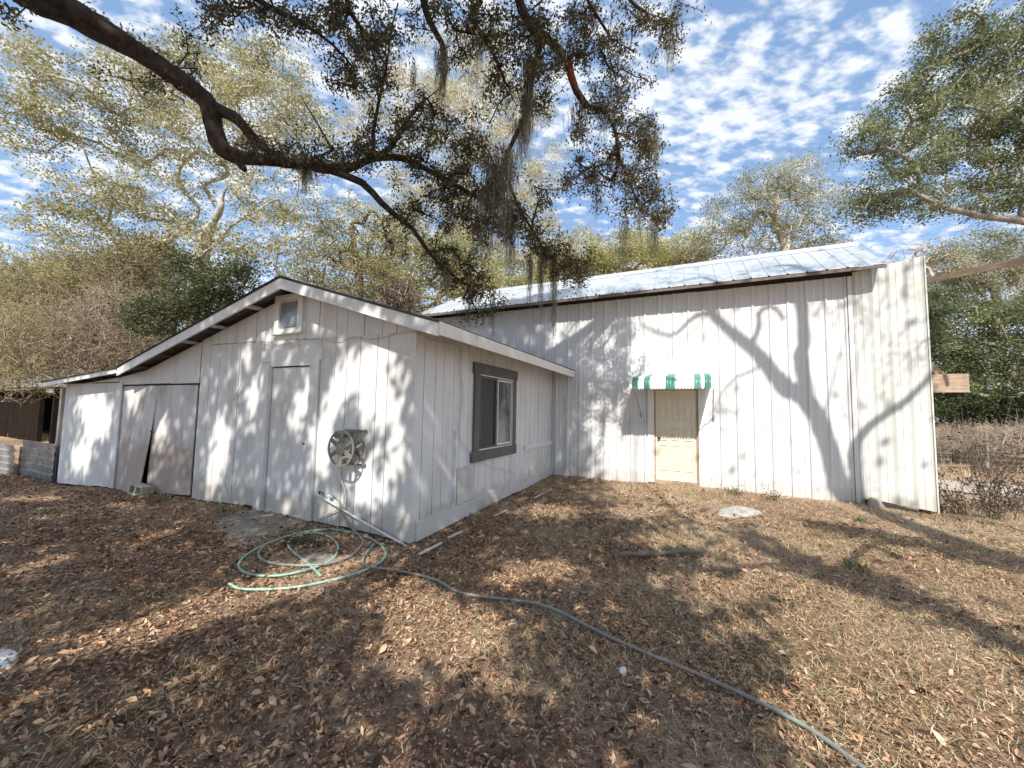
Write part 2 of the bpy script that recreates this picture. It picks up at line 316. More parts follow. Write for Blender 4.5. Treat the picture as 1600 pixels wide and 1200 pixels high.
# dark vertical gap left of boards, header line, double doors
mb = MB(); mb.box(-8.0, -4.93, .04, .08, -.2, 2.05); mb.box(-10.7, -8.05, .05, .09, -.4, 2.1); mb.build('door_opening', M['gap'], shed)  # solid dark sheets stand for the shade inside the door openings
mb = MB(); mb.box(-7.96, -4.92, -.012, .02, 2.045, 2.073); mb.build('door_header', M['gap'], shed)
for key_, hi_, am_ in (('board', .22, .45), ('board2', .22, .35), ('barn', .16, .3), ('wing', .3, .3)):     # mud splash along the foot of the walls
    nt = M[key_].node_tree; b = [n for n in nt.nodes if n.type == 'BSDF_PRINCIPLED'][0]; src = b.inputs['Base Color'].links[0].from_socket
    sp_ = nt.nodes.new('ShaderNodeSeparateXYZ'); nt.links.new(nt.nodes.new('ShaderNodeTexCoord').outputs['Object'], sp_.inputs[0])
    ml = nt.nodes.new('ShaderNodeMath'); ml.operation = 'MULTIPLY_ADD'; nt.links.new(noise(nt, 5., 6, .7), ml.inputs[0]); ml.inputs[1].default_value = -.55; nt.links.new(sp_.outputs[2], ml.inputs[2])
    nt.links.new(mixc(nt, ramp(nt, ml.outputs[0], [(0., (am_,)*3), (hi_*.6, (0,0,0))]), src, (.36,.29,.22)), b.inputs['Base Color'])
m = M['old']; nt = m.node_tree; b = [n for n in nt.nodes if n.type == 'BSDF_PRINCIPLED'][0]
src = b.inputs['Base Color'].links[0].from_socket; sp_ = nt.nodes.new('ShaderNodeSeparateXYZ'); nt.links.new(nt.nodes.new('ShaderNodeTexCoord').outputs['Object'], sp_.inputs[0])
ml = nt.nodes.new('ShaderNodeMath'); ml.operation = 'MULTIPLY_ADD'; nt.links.new(noise(nt, 2.6, 5, .6), ml.inputs[0]); ml.inputs[1].default_value = -1.6; nt.links.new(sp_.outputs[2], ml.inputs[2])
nt.links.new(mixc(nt, ramp(nt, ml.outputs[0], [(.0, (0,0,0)), (.01, (0,0,0))]) if False else ramp(nt, ml.outputs[0], [(0., (.7,.7,.7)), (.3, (0,0,0))]), src, (.38,.29,.24)), b.inputs['Base Color'])
def leaf_door(x0, x1, z0a, z0b, z1, y0, y1, bend, nm='barn_door', lab=None, mt=None, rag=.04):
    n, mvs = 14, 10; vs = []; fs = []
    for lay, dy in ((0, 0), (1, .02)):
        for j in range(mvs+1):
            for i in range(n+1):
                s, t = i/n, j/mvs; x = x0+(x1-x0)*s; zb = z0a+(z0b-z0a)*s + (rag*mnoise.noise(Vector((x*4, z0a, 1))) if j == 0 else 0)
                z = zb+(z1-zb)*t; y = y0+(y1-y0)*s - bend(s, t)+dy; vs.append((x+.06*(1-t)*bend(s, 0), y, z))
    b = (n+1)*(mvs+1); g = lambda l, i, j: l*b+j*(n+1)+i
    for j in range(mvs):
        for i in range(n):
            fs.append((g(0,i,j),g(0,i+1,j),g(0,i+1,j+1),g(0,i,j+1))); fs.append((g(1,i,j+1),g(1,i+1,j+1),g(1,i+1,j),g(1,i,j)))
    for i in range(n): fs += [(g(1,i,0),g(1,i+1,0),g(0,i+1,0),g(0,i,0)), (g(0,i,mvs),g(0,i+1,mvs),g(1,i+1,mvs),g(1,i,mvs))]
    for j in range(mvs): fs += [(g(0,0,j+1),g(1,0,j+1),g(1,0,j),g(0,0,j)), (g(0,n,j),g(1,n,j),g(1,n,j+1),g(0,n,j+1))]
    mb = MB(); mb.v = vs; mb.f = fs; mb.m = [0]*len(fs); o = mb.build(nm, mt or M['old'], shed, smooth=False)
    if lab: o['label'] = lab
    return o
gA = lambda x: float(hgt(*W(x, 0, 0)[:2]))
leaf_door(-6.35, -4.97, gA(-6.3)+.02, gA(-5)+.05, 2.04, -.02, .0, lambda s, t: .05*(1-t)*(1-s), lab='right leaf of the worn grey double doors')
leaf_door(-7.76, -6.33, gA(-7.7)+.02, gA(-6.4)+.03, 2.04, .0, -.02, lambda s, t: .18*(1-t)**1.2*s, lab='left leaf of the double doors, bent out and stained brown at the foot')
mb = MB(); mb.box(-8.03, -7.80, -.03, .03, gA(-7.9)+.03, 2.12); mb.build('door_post', M['board2'], shed)
leaf_door(-10.62, -8.06, gA(-10.6)+.02, gA(-8.1)+.04, 2.12, -.04, -.01, lambda s, t: .05*math.sin(s*3)*(1-t), lab='wide pale panel door at the low end of the shed', mt=weathered('pale_worn_panel', (.76,.76,.75), (.60,.58,.56), .5, .72, .7, 1.6, (40,40,1.2), .3, .1))
mb = MB(); mb.box(-11.1, -10.98, .0, .09, -.3, 2.02); mb.box(-10.97, -10.68, .1, .13, .42, 1.95); mb.build('corner_post', weathered('pinkish_post', (.62,.55,.52), (.45,.38,.35)), shed)
for x in (-6.33,):
    MB().tube([(x-.03,-.06,1.18),(x+.0,-.075,1.15),(x+.04,-.06,1.12)], .012, 6).build('door_latch', M['knob'], shed)
# gable window
gw = MB().box(-2.71, -2.27, -.020, .016, 2.90, 3.32).build('window', M['curtain'], shed)
mb = MB(); mb.box(-2.82, -2.16, -.055, .02, 2.79, 2.89); mb.box(-2.82, -2.71, -.054, .02, 2.891, 3.34); mb.box(-2.27, -2.16, -.054, .02, 2.891, 3.34); mb.box(-2.82, -2.16, -.055, .02, 3.341, 3.43); mb.box(-2.84, -2.14, -.08, -.056, 2.80, 2.83)
mb.build('window_frame', M['board2'], gw)
MB().box(-2.70, -2.28, -.030, -.025, 2.91, 3.31).build('pane', (lambda: (lambda r: r[0])(mat('dusty_pane')))(), gw)
pm = bpy.data.materials['dusty_pane']; pb = [n for n in pm.node_tree.nodes if n.type == 'BSDF_PRINCIPLED'][0]; pb.inputs['Transmission Weight'].default_value = .75; pb.inputs['Roughness'].default_value = .12; pb.inputs['Base Color'].default_value = (.7,.72,.72,1)
# side window: grey trim, white aluminium slider
w = MB().box(-.015, .004, 1.58, 2.92, 1.0, 2.28).build('window', M['screen'], shed); w['label'] = 'sliding window in dark grey trim'
mb = MB(); mb.box(.004,.05,1.40,3.08,2.27,2.45); mb.box(.004,.045,1.44,1.60,1.01,2.269); mb.box(.004,.045,2.90,3.04,1.01,2.269); mb.box(.004,.055,1.38,3.06,.84,1.009); mb.build('window_trim', M['trimgrey'], w)
mb = MB(); mb.box(.005,.035,1.60,2.90,2.25,2.268); mb.box(.005,.035,1.60,2.90,1.011,1.03); mb.box(.005,.035,1.60,1.615,1.0301,2.2499); mb.box(.005,.035,2.885,2.90,1.0301,2.2499)
mb.build('window_frame', M['alu'], w)
mb = MB(); mb.box(.006,.03,2.265,2.29,1.05,2.23); mb.box(.006,.03,2.825,2.84,1.05,2.23); mb.box(.006,.03,2.29,2.825,2.20,2.23); mb.box(.006,.03,2.29,2.825,1.05,1.085); sash = mb.build('sash', M['alu'], w)
MB().box(.009, .013, 2.29, 2.825, 1.085, 2.2).build('pane', M['glass'], w)
mb = MB(); mb.box(.012,.028,1.64,1.66,1.05,2.23); mb.box(.012,.028,2.19,2.215,1.05,2.23); mb.box(.012,.028,1.66,2.19,2.205,2.23); mb.box(.012,.028,1.66,2.19,1.05,1.07); mb.build('screen_frame', M['trimgrey'], w)
# roof sheets (corrugated), purlins, rafters, fascias
def corr(mb, xa, xb, za, zb, y0, y1, pitch=.076, amp=.009, th=.006, mi=0):
    n = int((y1-y0)/pitch*4); ys = np.linspace(y0, y1, n+1); prof = [amp*math.sin(2*math.pi*(y-y0)/pitch) for y in ys]
    b = len(mb.v)
    for y, h in zip(ys, prof):
        for x, z in ((xa, za), (xb, zb)): mb.v += [(x, y, z+h), (x, y, z+h-th)]
    for i in range(n):
        a = b+i*4; c = a+4
        for f in ((a, a+2, c+2, c), (a+1, c+1, c+3, a+3), (a, c, c+1, a+1), (a+2, a+3, c+3, c+2)): mb.f.append(f); mb.m.append(mi)
rf = MB(); corr(rf, -2.3, .6, 3.60, zt(.6)+.02, -.36, 5.3); corr(rf, -7.3, -2.3, zt(-7.1)-.028, 3.60, -.36, 5.3); corr(rf, -11.25, -7.05, zt(-11.25)+.012, zt(-7.1)+.0, -.34, 5.28)
rf.tube([(-2.3,-.37,3.60),(-2.3,5.3,3.60)], .022, 8)
roof = rf.build('roof', M['shroof'], shed)
mb = MB()
for y in np.arange(.35, 5.2, .9):
    mb.bar((-2.3,y,3.50),(.5,y,zt(.5)-.08), .04, .09); mb.bar((-7.0,y,zt(-7)-.09),(-2.3,y,3.50), .04, .09); mb.bar((-10.9,y,zt(-10.9)-.08),(-7.1,y,zt(-7.1)-.08), .04, .08)
mb.build('rafters', M['timber'], roof)
for x in (-10.2, -9.1, -8.0, -6.9, -6.1, -5.2, -4.3, -3.3, -.4 ):
    MB().box(x-.045, x+.045, -.30, .6, zt(x)-.075, zt(x)-.03).build('purlin', M['board2'] if x > -6 else M['timber'], shed)
def fascia(x0, x1, dz0, dz1, y=-.335, h0=None, z0=None, z1=None):
    za, zb = zt(x0) if z0 is None else z0, zt(x1) if z1 is None else z1
    return [(x0,y,za+dz0),(x1,y,zb+dz0),(x1,y+.028,zb+dz0),(x0,y+.028,za+dz0),(x0,y,za+dz1),(x1,y,zb+dz1),(x1,y+.028,zb+dz1),(x0,y+.028,za+dz1)]
MB().hexa(fascia(-2.3, .57, -.165, -.01)).build('fascia', M['board2'], shed)
MB().hexa(fascia(-7.2, -2.301, -.165, -.01, z0=2.392)).build('fascia', M['board2'], shed)
MB().hexa(fascia(-11.15, -7.201, -.10, -.008, y=-.31)).build('fascia', M['board2'], shed)
ze = zt(.57)
MB().hexa([(.572,-.33,ze-.15),(.60,-.33,ze-.15),(.60,5.29,ze-.165),(.572,5.29,ze-.165),(.572,-.33,ze+.005),(.60,-.33,ze+.005),(.60,5.29,ze-.01),(.572,5.29,ze-.01)]).build('fascia', weathered('peeling_fascia_paint', (.78,.73,.64), (.45,.36,.27), .6, .7, .6, 7, (9,3,9), .3, .1), shed)

# ------------------------------------------------------------ barn
B0 = W(0, BY, 0); barn = empty('metal_barn', 'tall white ribbed metal barn with a pale blue-grey tin roof', 'barn', B0, -YAW)
def ribbed(mb, x0, x1, zb, zt_, y, slope=0., pitch=.305, major=.026, phase=0., mi=0):
    """vertical sheet: big trapezoid ribs with two small ones between; y offset slope outward"""
    xs = []; x = x0-((x0-phase) % pitch)
    while x < x1+pitch:
        for dx, h in ((-.03, 0), (-.012, major), (.012, major), (.03, 0), (.09, 0), (.10, .006), (.115, .006), (.125, 0), (.19, 0), (.20, .006), (.215, .006), (.225, 0)): xs.append((x+dx, h))
        x += pitch
    xs = [(min(max(a, x0), x1), h) for a, h in xs if x0-.05 < a < x1+.05]; xs.sort(); b = len(mb.v); k = 0
    for x, h in xs:
        yy = y-h-slope*(x-x0); bz = zb(x) if callable(zb) else zb; tz = zt_(x) if callable(zt_) else zt_
        mb.v += [(x, yy, bz), (x, yy, tz)]; k += 1
    for i in range(k-1):
        if xs[i+1][0]-xs[i][0] < 1e-5: continue
        a = b+2*i; mb.f.append((a, a+2, a+3, a+1)); mb.m.append(mi)
gB = lambda x: float(hgt(*W(x, BY, 0)[:2]))
mb = MB()
ribbed(mb, -4.0, 2.43, lambda x: gB(x)+.0, 4.37, 0, phase=.1); ribbed(mb, 3.31, 6.05, lambda x: gB(x)-.01, 4.36, 0, phase=.1); ribbed(mb, 2.43, 3.31, 2.2, 4.37, 0, phase=.1)
mb.build('wall', M['barn'], barn)
mb = MB(); mb.box(-4.1, 6.3, .03, .07, 4.0, 4.36); mb.box(-4.1, 2.4, .03, .07, -.1, 4.0); mb.box(3.35, 6.0, .03, .07, -.1, 4.0); mb.build('wall_core', M['gap'], barn)
mb = MB(); ribbed(mb, .35, 1.1, lambda x: gB(x)+.0, 2.02, -.029, phase=.1); ribbed(mb, 1.1, 2.29, lambda x: gB(x), 1.42, -.029, phase=.1); mb.build('patch_sheet', M['barn'], barn)
# projecting sheet wing at the right end
mb = MB(); wt = lambda x: 4.42+.14*(x-6.0) if x > 6.0 else 4.42
ribbed(mb, 6.0, 6.98, lambda x: .17-.13*max(0, x-6.25), wt, -.035, .10, pitch=.235, phase=6.03, major=.011); mb.box(6.965, 6.985, -.155, -.10, .06, 4.555); mb.build('end_sheet', M['wing'], barn)
MB().box(5.92, 5.99, -.05, -.0, .1, 4.35).build('corner_trim', M['barn'], barn)
mb = MB(); ribbed(mb, 6.25, 6.97, 4.20, lambda x: wt(x)-.008, -.041, .10, pitch=.235, phase=6.03, major=.011); mb.build('lap_sheet', M['wing'], barn)
# framing behind the wing, walls behind
mb = MB(); mb.box(6.80, 6.92, -.06, .04, -.1, 4.3); mb.box(6.1, 6.9, .0, .05, 2.0, 2.12); mb.box(6.1, 6.9, -.02, .03, 3.95, 4.1); mb.build('frame_posts', M['timber'], barn)
mb = MB(); mb.box(6.2, 6.24, .1, 4.0, -.1, 4.4); mb.box(-4.1, -4.06, .1, 4.0, -.1, 4.3); mb.box(-4.1, 6.24, 4.0, 4.04, -.1, 4.3); mb.build('back_wall', M['barn'], barn)
# roof
ev = (-.4, 4.41); rg = (.99, 5.325)
def slope_sheet(mb, xa, xb, xa2, xb2, e, r, pitch=.305, th=.004):
    xs = [xa, xb]; x = xa
    pts = []
    n = int((xb-xa)/pitch)
    for i in range(n+2):
        c = xa+i*pitch
        for dx, h in ((-.022, 0), (-.008, .022), (.008, .022), (.022, 0), (.15, 0)):
            q = c+dx
            if xa <= q <= xb: pts.append((q, h))
    pts = [(xa, 0)]+pts+[(xb, 0)]; b = len(mb.v); rows = 6
    for q, h in pts:
        # keep ribs parallel to the rake; cut the left hip off
        for j in range(rows+1):
            t = j/rows; tmax = 1. if q >= xa2 else (q-xa)/(xa2-xa+1e-6); tt = t*tmax
            mb.v.append((q, e[0]+(r[0]-e[0])*tt, e[1]+(r[1]-e[1])*tt+h))
    for i in range(len(pts)-1):
        for j in range(rows):
            a = b+i*(rows+1)+j; c = a+rows+1; mb.f.append((a, c, c+1, a+1)); mb.m.append(0)
mb = MB(); slope_sheet(mb, -4.23, 6.40, -3.3, 6.40, ev, rg)
slope_sheet(mb, -4.23, 6.40, -3.3, 6.40, (4.2, 4.41), rg); mb.hexa([(-3.35,.86,5.25),(6.42,.86,5.25),(6.42,1.12,5.25),(-3.35,1.12,5.25),(-3.3,.96,5.375),(6.42,.96,5.375),(6.42,1.02,5.375),(-3.3,1.02,5.375)])
mb.poly([(-4.23,-.4,4.41),(-3.3,.99,5.325),(-4.23,4.2,4.41)])
broof = mb.build('roof', M['roof'], barn)
mb = MB(); mb.poly([(6.22,-.0,4.35),(6.22,4.0,4.35),(6.22,.99,5.28)]); mb.poly([(6.225,4.0,4.35),(6.225,.0,4.35),(6.225,.99,5.28)]); mb.build('gable_end', M['barn'], barn)
for x in [-3.4+1.17*i for i in range(9)]+[6.33]:
    MB().hexa([(x-.035,-.32,4.36),(x+.035,-.32,4.36),(x+.035,.95,5.19),(x-.035,.95,5.19),(x-.035,-.36,4.43),(x+.035,-.36,4.43),(x+.035,.95,5.29),(x-.035,.95,5.29)]).build('rafter', M['timber'], broof)
MB().box(-4.1, 6.3, -.012, .028, 4.372, 4.48).build('wall_plate', M['gap'], barn)  # dark strip standing for the shaded gap between wall top and roof
MB().box(-4.2, 6.38, -.395, -.375, 4.345, 4.40).build('eave_board', M['timber'], broof)
# roof screws left to the material
mb = MB()
for t in (.06, .36, .66, .93):
    for i in range(70):
        x = -3.2+i*.1525*.9; 
        if i % 2: continue
        y = ev[0]+(rg[0]-ev[0])*t; z = ev[1]+(rg[1]-ev[1])*t
        mb.box(x-.008, x+.008, y-.008, y+.008, z+.004, z+.014)

# cream six-panel door, white trim
d = MB(); d.box(2.455, 3.285, -.005, .03, .20, 2.19)
bd_ = d.build('door', M['door'], barn, label='cream six-panel door under the striped awning')
for cx in (2.455+.16, 2.455+.415, 2.455+.67):
    for z0, z1 in ((.42, .98), (1.12, 1.42) , (1.50, 1.86), (1.94, 2.08)):
        if (z0, z1) == (1.12, 1.42): z0, z1 = 1.08, 1.36
        mb = MB(); x0, x1 = cx-.085, cx+.085
        for (a, b2, c, e) in ((x0, x1, z0, z0+.018), (x0, x1, z1-.018, z1), (x0, x0+.018, z0+.0182, z1-.0182), (x1-.018, x1, z0+.0182, z1-.0182)): mb.box(a, b2, -.020, -.004, c, e)
        mb.box(x0+.04, x1-.04, -.017, -.004, z0+.04, z1-.04); mb.build('door_panel', M['door'], bd_)
mb = MB(); mb.tube([(2.53,-.005,1.12),(2.53,-.03,1.12)], .014, 12); mb.tube([(2.53,-.03,1.12),(2.53,-.045,1.12),(2.53,-.06,1.12),(2.53,-.068,1.12)], [.018,.03,.028,.012], 14); mb.build('door_handle', M['knob'], bd_, smooth=True)
mb = MB(); mb.box(2.29, 2.425, -.055, .0, .14, 2.20); mb.box(3.325, 3.47, -.055, .0, .12, 2.20); mb.box(2.29, 3.47, -.056, .0, 2.201, 2.26); mb.build('door_frame', M['board2'], barn)
mb = MB(); mb.box(2.426, 2.454, -.03, .03, .18, 2.2); mb.box(3.286, 3.324, -.03, .03, .18, 2.2); mb.build('door_jamb', M['raw'], barn)
MB().box(2.43, 3.30, -.07, .03, .12, .195).build('door_sill', M['raw'], barn)
# awning: scalloped slatted tin hood
aw = empty('awning', None, None, (0, 0, 0)); aw.parent = barn; aw['label'] = 'small green and white striped metal awning'
PR = .98; x0, x1 = 2.02, 3.60; nsl = 27; sw = (x1-x0)/nsl; gset = {2, 6, 7, 12, 13, 14, 20, 21, 24, 25}; gset = {1, 2, 5, 6, 12, 13, 14, 21, 22, 24, 25}
prof = [(-.01, 2.545), (-.35, 2.50), (-.70, 2.445), (-.86, 2.41), (-.94, 2.36), (-PR, 2.29), (-PR, 2.19)]
for i in range(nsl):
    mb = MB(); a = x0+i*sw; c = a+sw; b = 0
    e_ = .0015*(i % 2); cols = [(a-.003, e_), (a+sw*.2, .006+e_), (a+sw*.5, .009+e_), (a+sw*.8, .006+e_), (c+.003, e_)]
    for q, h in cols:
        for k, (y, z) in enumerate(prof):
            dz = -.038*math.sin(math.pi*(q-a)/sw) if k == len(prof)-1 else 0
            mb.v.append((q, y-(h if k > 3 else 0), z+(h if k <= 3 else 0)+dz))
    n = len(prof)
    for j in range(4):
        for k in range(n-1): mb.f.append((j*n+k, (j+1)*n+k, (j+1)*n+k+1, j*n+k+1)); mb.m.append(0)
    mb.build('awning_slat', M['green'] if i in gset else M['white'], aw, smooth=True)
mb = MB()
for xx in (x0-.004, x1+.004):
    mb = MB()
    for dy in (0, .004): mb.poly([(xx+dy*(1 if xx > 3 else -1), y, z) for y, z in prof+[(-.86, 2.26), (-.5, 2.36), (-.01, 2.42)]])
    mb.build('awning_side', M['white'], aw)

for xx in (x0+.08, x1-.02):
    mb = MB(); mb.tube([(xx+.0,-PR+.03,2.22),(xx+(.05 if xx < 3 else .02),-.05,1.62)], .009, 6); mb.box(xx-.02+.04, xx+.06, -.07, -.03, 1.58, 1.66); mb.build('awning_arm', M['tin'], aw)
# loose planks carried by the barn's right end
e1 = bwall(1437, 438, .1); q1 = loc(atd(1660, 394, 5.2)); e1 = V(6.93, 5.40, e1[2])
MB().bar((e1[0], e1[1]-BY, e1[2]), (q1[0], q1[1]-BY, q1[2]), .04, .10).build('beam', M['raw'], barn)
def bl(px, py, off): q = bwall(px, py, off); return (q[0], q[1]-BY, q[2])
a_, b_ = bl(1448, 585, -.06), bl(1515, 613, -.06)
MB().box(a_[0], b_[0], .05, .09, b_[2], a_[2]).build('plank_end', M['raw'], barn)
MB().box(6.85, a_[0]-.003, .055, .085, bl(1448, 605, -.06)[2], bl(1448, 597, -.06)[2]).build('plank_rail', M['raw'], barn)
c_, d_ = bl(1440, 552, -.12), bl(1480, 592, -.12)
MB().bar((c_[0]-.2, .115, c_[2]+.17), (d_[0], .115, d_[2]-.03), .10, .03, up=(0,1,0)).build('brace', M['raw'], barn)

# ------------------------------------------------------------ things on and by the walls
def wtube(px, w0, rad=None, wallf=fwall, off=.03, sub=6): return [W(*wallf(x, y, off)) for x, y in px]
reel = empty('hose_reel', 'round taupe plastic hose reel fixed to the white wall beside the plank door', 'hose reel', K, -YAW)
cx_, cz_ = -.98, 1.14
def disc(mb, y, r, spokes=8, hub=.07, th=.014, rim=.022):
    ring = []; n = 40
    for rr, yy in ((r, y-th/2), (r, y+th/2), (r-rim, y+th/2), (r-rim, y-th/2)): ring.append([(cx_+rr*math.cos(2*math.pi*i/n), yy, cz_+rr*math.sin(2*math.pi*i/n)) for i in range(n)])
    b = len(mb.v)
    for q in ring: mb.v += q
    for k in range(4):
        for i in range(n): mb.f.append((b+k*n+i, b+k*n+(i+1) % n, b+((k+1) % 4)*n+(i+1) % n, b+((k+1) % 4)*n+i)); mb.m.append(0)
    mb.tube([(cx_, y-th*.8, cz_), (cx_, y+th*.8, cz_)], hub, 20)
    for k in range(spokes//1):
        t = 2*math.pi*k/spokes+math.pi/2
        for s in (-1, 0, 1):
            o = V(-math.sin(t), 0, math.cos(t))*s*.019; mb.bar(V(cx_+hub*.9*math.cos(t), y, cz_+hub*.9*math.sin(t))+o, V(cx_+(r-rim*.6)*math.cos(t), y, cz_+(r-rim*.6)*math.sin(t))+o, .016 if s else .024, th*(1.1 if s else .5), up=(0,1,0))
mb = MB(); disc(mb, -.25, .235, 6); front = mb.build('front_disc', M['plastic'], reel)
mb = MB(); disc(mb, -.08, .235, 6); mb.build('back_disc', M['plastic'], reel)
mb = MB(); mb.tube([(cx_,-.24,cz_),(cx_,-.09,cz_)], .085, 20)
mb.build('drum', M['plastic'], reel, smooth=True)
mb = MB(); pts = []
for i in range(130):
    t = i/130*2*math.pi*6; pts.append((cx_+.104*math.cos(t), -.232+.13*i/130, cz_+.104*math.sin(t)))
mb.tube(pts, .0125, 7); mb.build('wound_hose', M['hose3'], reel, smooth=True)
for sg_ in (1, -1):
    mb = MB(); mb.bar((cx_-.2,-.03,cz_+.225*sg_),(cx_+.2,-.03,cz_+.225*sg_), .03, .022); mb.tube([(cx_+.19,-.035,cz_+.225*sg_),(cx_+.19,-.015,cz_+.225*sg_)], .025, 8); mb.build('bracket', M['plastic'], reel)
mb = MB(); mb.tube([(cx_-.16,-.2,cz_+.17),(cx_-.16,-.04,cz_+.17)], .05, 12); mb.build('hose_guide', M['plastic'], reel)
mb = MB(); mb.tube([(cx_+.12,-.255,cz_-.11),(cx_+.12,-.32,cz_-.11)], [.026,.02], 10); mb.build('crank', M['plastic'], front)
def curve_thing(name, pts, r, mt, label, cat, n=8, sub=6):
    P = smooth_path(pts, sub); o = P[0].copy(); mb = MB(); mb.tube([p-o for p in P], r, n); ob = mb.build(name, mt, smooth=True); ob.location = tuple(o); return tag(ob, label, cat)
def r5(pts, off): return [W(*fwall(480+x/6, 640+y/6, off)) for x, y in pts]
h_ = r5([(290,525),(310,640),(350,750),(345,830),(335,900)], .06); h_ += r5([(250,955)], .04)+r5([(100,1030)], .03)
curve_thing('reel_hose', h_, .010, M['pvc'], 'short white hose hanging from the round hose reel', 'hose')
pipe = empty('water_pipe', 'thin white plastic water pipe running down the wall to the shed corner', 'pipe', (0, 0, 0))
A1, A2 = r5([(95,795)], .05)[0], W(.02, -.08, .0)
mb = MB(); mb.tube([A1, .5*(A1+A2)+V(0,0,-.01), A2], .012, 10); mb.build('pipe', M['pvc'], pipe, smooth=True)
mb = MB(); tp = r5([(205,845)], .05)[0]; mb.tube([tp, tp+V(0,0,.05)], .014, 8); mb.tube([tp+V(0,0,.05)-X_*.02, tp+V(0,0,.05)+X_*.05], .018, 8); mb.tube([tp+V(-.01,0,.05), tp+V(-.01,0,.08)], .006, 6); mb.bar(tp+V(0,0,.08)-X_*.025, tp+V(0,0,.08)+X_*.02, .008, .008); mb.build('tap', M['alu'], pipe)
mb = MB(); t2 = A1+V(.03,0,0); mb.tube([t2+V(0,0,.0), t2+V(0,0,.05)], .01, 6); mb.tube([t2+V(0,0,.045)-X_*.01, t2+V(0,0,.045)+X_*.10+V(0,0,-.035)], .006, 6); mb.build('fitting', M['knob'], pipe)
def r6(pts, z=.02): return [onz(340+x/3.75, 640+y/3.75, z) for x, y in pts]
def rest(P, z): return [V(p[0], p[1], float(hgt(p[0], p[1]))+z) for p in P]
coil = rest(r6([(65,1020),(150,1045),(400,1040),(600,1015),(800,965),(940,905),(985,850),(960,800),(900,765),(820,735),(700,712),(600,715),(450,745),(300,790),(180,845),(125,900),(140,945),(220,970),(350,970),(480,950),(600,915),(680,870),(705,820),(690,780),(640,745),(560,732),(470,750),(420,780),(415,810),(450,850),(520,900),(570,940),(605,975)]), .022)
curve_thing('coiled_hose', coil, .0125, M['hose'], 'pale green garden hose lying in big loops on the leaves before the shed', 'hose')
c2 = r5([(222,792),(260,808),(300,860),(340,980),(400,1090)], .06)+rest(r6([(820,740),(848,775),(845,800),(800,850),(720,890),(600,918),(450,924),(320,912),(255,885),(240,845),(275,808)]), .036)
P = curve_thing('tap_hose', c2, .0125, M['hose3'], 'grey-green hose dropping from the white tap into the coil', 'hose')
c3 = rest([onz(x, y, .02) for x, y in ((585,852),(570,868),(567,880),(576,888),(600,891),(640,898),(680,910),(710,928),(745,936),(800,940),(840,946),(870,956),(920,980),(960,1000),(1010,1024),(1060,1045),(1140,1080),(1200,1110),(1270,1150),(1345,1205),(1400,1250))], .032)
curve_thing('long_hose', c3, .0125, M['hose2'], 'long dusty grey hose stretched across the yard toward the viewer', 'hose')
def r2(pts, off=.03): return [W(*fwall(280+x/2.5, 400+y/2.5, off)) for x, y in pts]
curve_thing('wall_cable', r2([(250,577),(210,573),(222,540),(238,510),(255,400),(265,340),(330,338),(400,345),(470,330),(540,325),(620,330),(690,318),(760,324),(800,316),(880,297),(925,299)]), .006, M['cable'], 'white cable looped along the seam above the plank door', 'cable', 6)
def r3(pts, off=.02): return [W(*swall(600+x/2.5, 400+y/2.5, off)) for x, y in pts]
curve_thing('side_cable', r3([(135,303),(200,332),(290,352),(300,380),(293,430),(303,480),(310,540),(298,620),(295,700)])+r3([(340,770),(420,822),(505,845),(500,872),(455,920),(447,940),(460,975)], .04), .0045, M['cable'], 'thin loose cable hanging down the side wall below the grey window', 'cable', 6)
MB().box(.02, .035, .93, .955, .28, 1.38).build('batten', M['board2'], shed)
# cinder block
bk = MB(); L, Wd, H = .40, .19, .19
for z0, z1 in ((0, .03), (H-.03, H)): bk.box(-L/2, L/2, -Wd/2, Wd/2, z0, z1)
for x0b, x1b in ((-L/2, -L/2+.035), (-.018, .018), (L/2-.035, L/2)): bk.box(x0b, x1b, -Wd/2+.001, Wd/2-.001, .0305, H-.0305)
o = bk.build('cinder_block', M['block']); pb_ = onz(209, 780, gA(-6.5)); o.location = (pb_[0], pb_[1]+.1, float(hgt(pb_[0], pb_[1]))+.0); o.rotation_euler = (math.radians(-8), math.radians(6), math.radians(-20)); tag(o, 'grey hollow cinder block lying before the gap in the double doors', 'block')
# tin sheets at the left
def tin(name, x0, x1, y, z0, z1, label, lean=0.):
    mb = MB(); n = 50
    for i in range(n+1):
        t = i/n; z = z0+(z1-z0)*t; h = .03*((t*4.999) % 1.); 
        for x in np.linspace(x0, x1, 5): mb.v.append((x, y-abs(h)*1.6-lean*t+.02*math.sin(x*3), z+.01*math.sin(x*5)))
    for i in range(n):
        for j in range(4): a = i*5+j; mb.f.append((a, a+1, a+6, a+5)); mb.m.append(0)
    mb.box(x0+.05, x0+.12, y+.04, y+.1, z0-.1, z1-.05); mb.box(x1-.12, x1-.05, y+.04, y+.1, z0-.1, z1-.05)
    o = mb.build(name, M['tin']); o.location = tuple(K); o.rotation_euler = (0, 0, -YAW); return tag(o, label, 'metal sheet')
tin('tin_sheet', -13.0, -10.85, -.02, -.3, .66, 'long ribbed tin sheet standing at the low end of the shed')
tin('tin_sheet', -16.6, -13.05, -.1, -.36, .52, 'grey tin sheet at the left edge of the photo, beyond the longer one', .03)
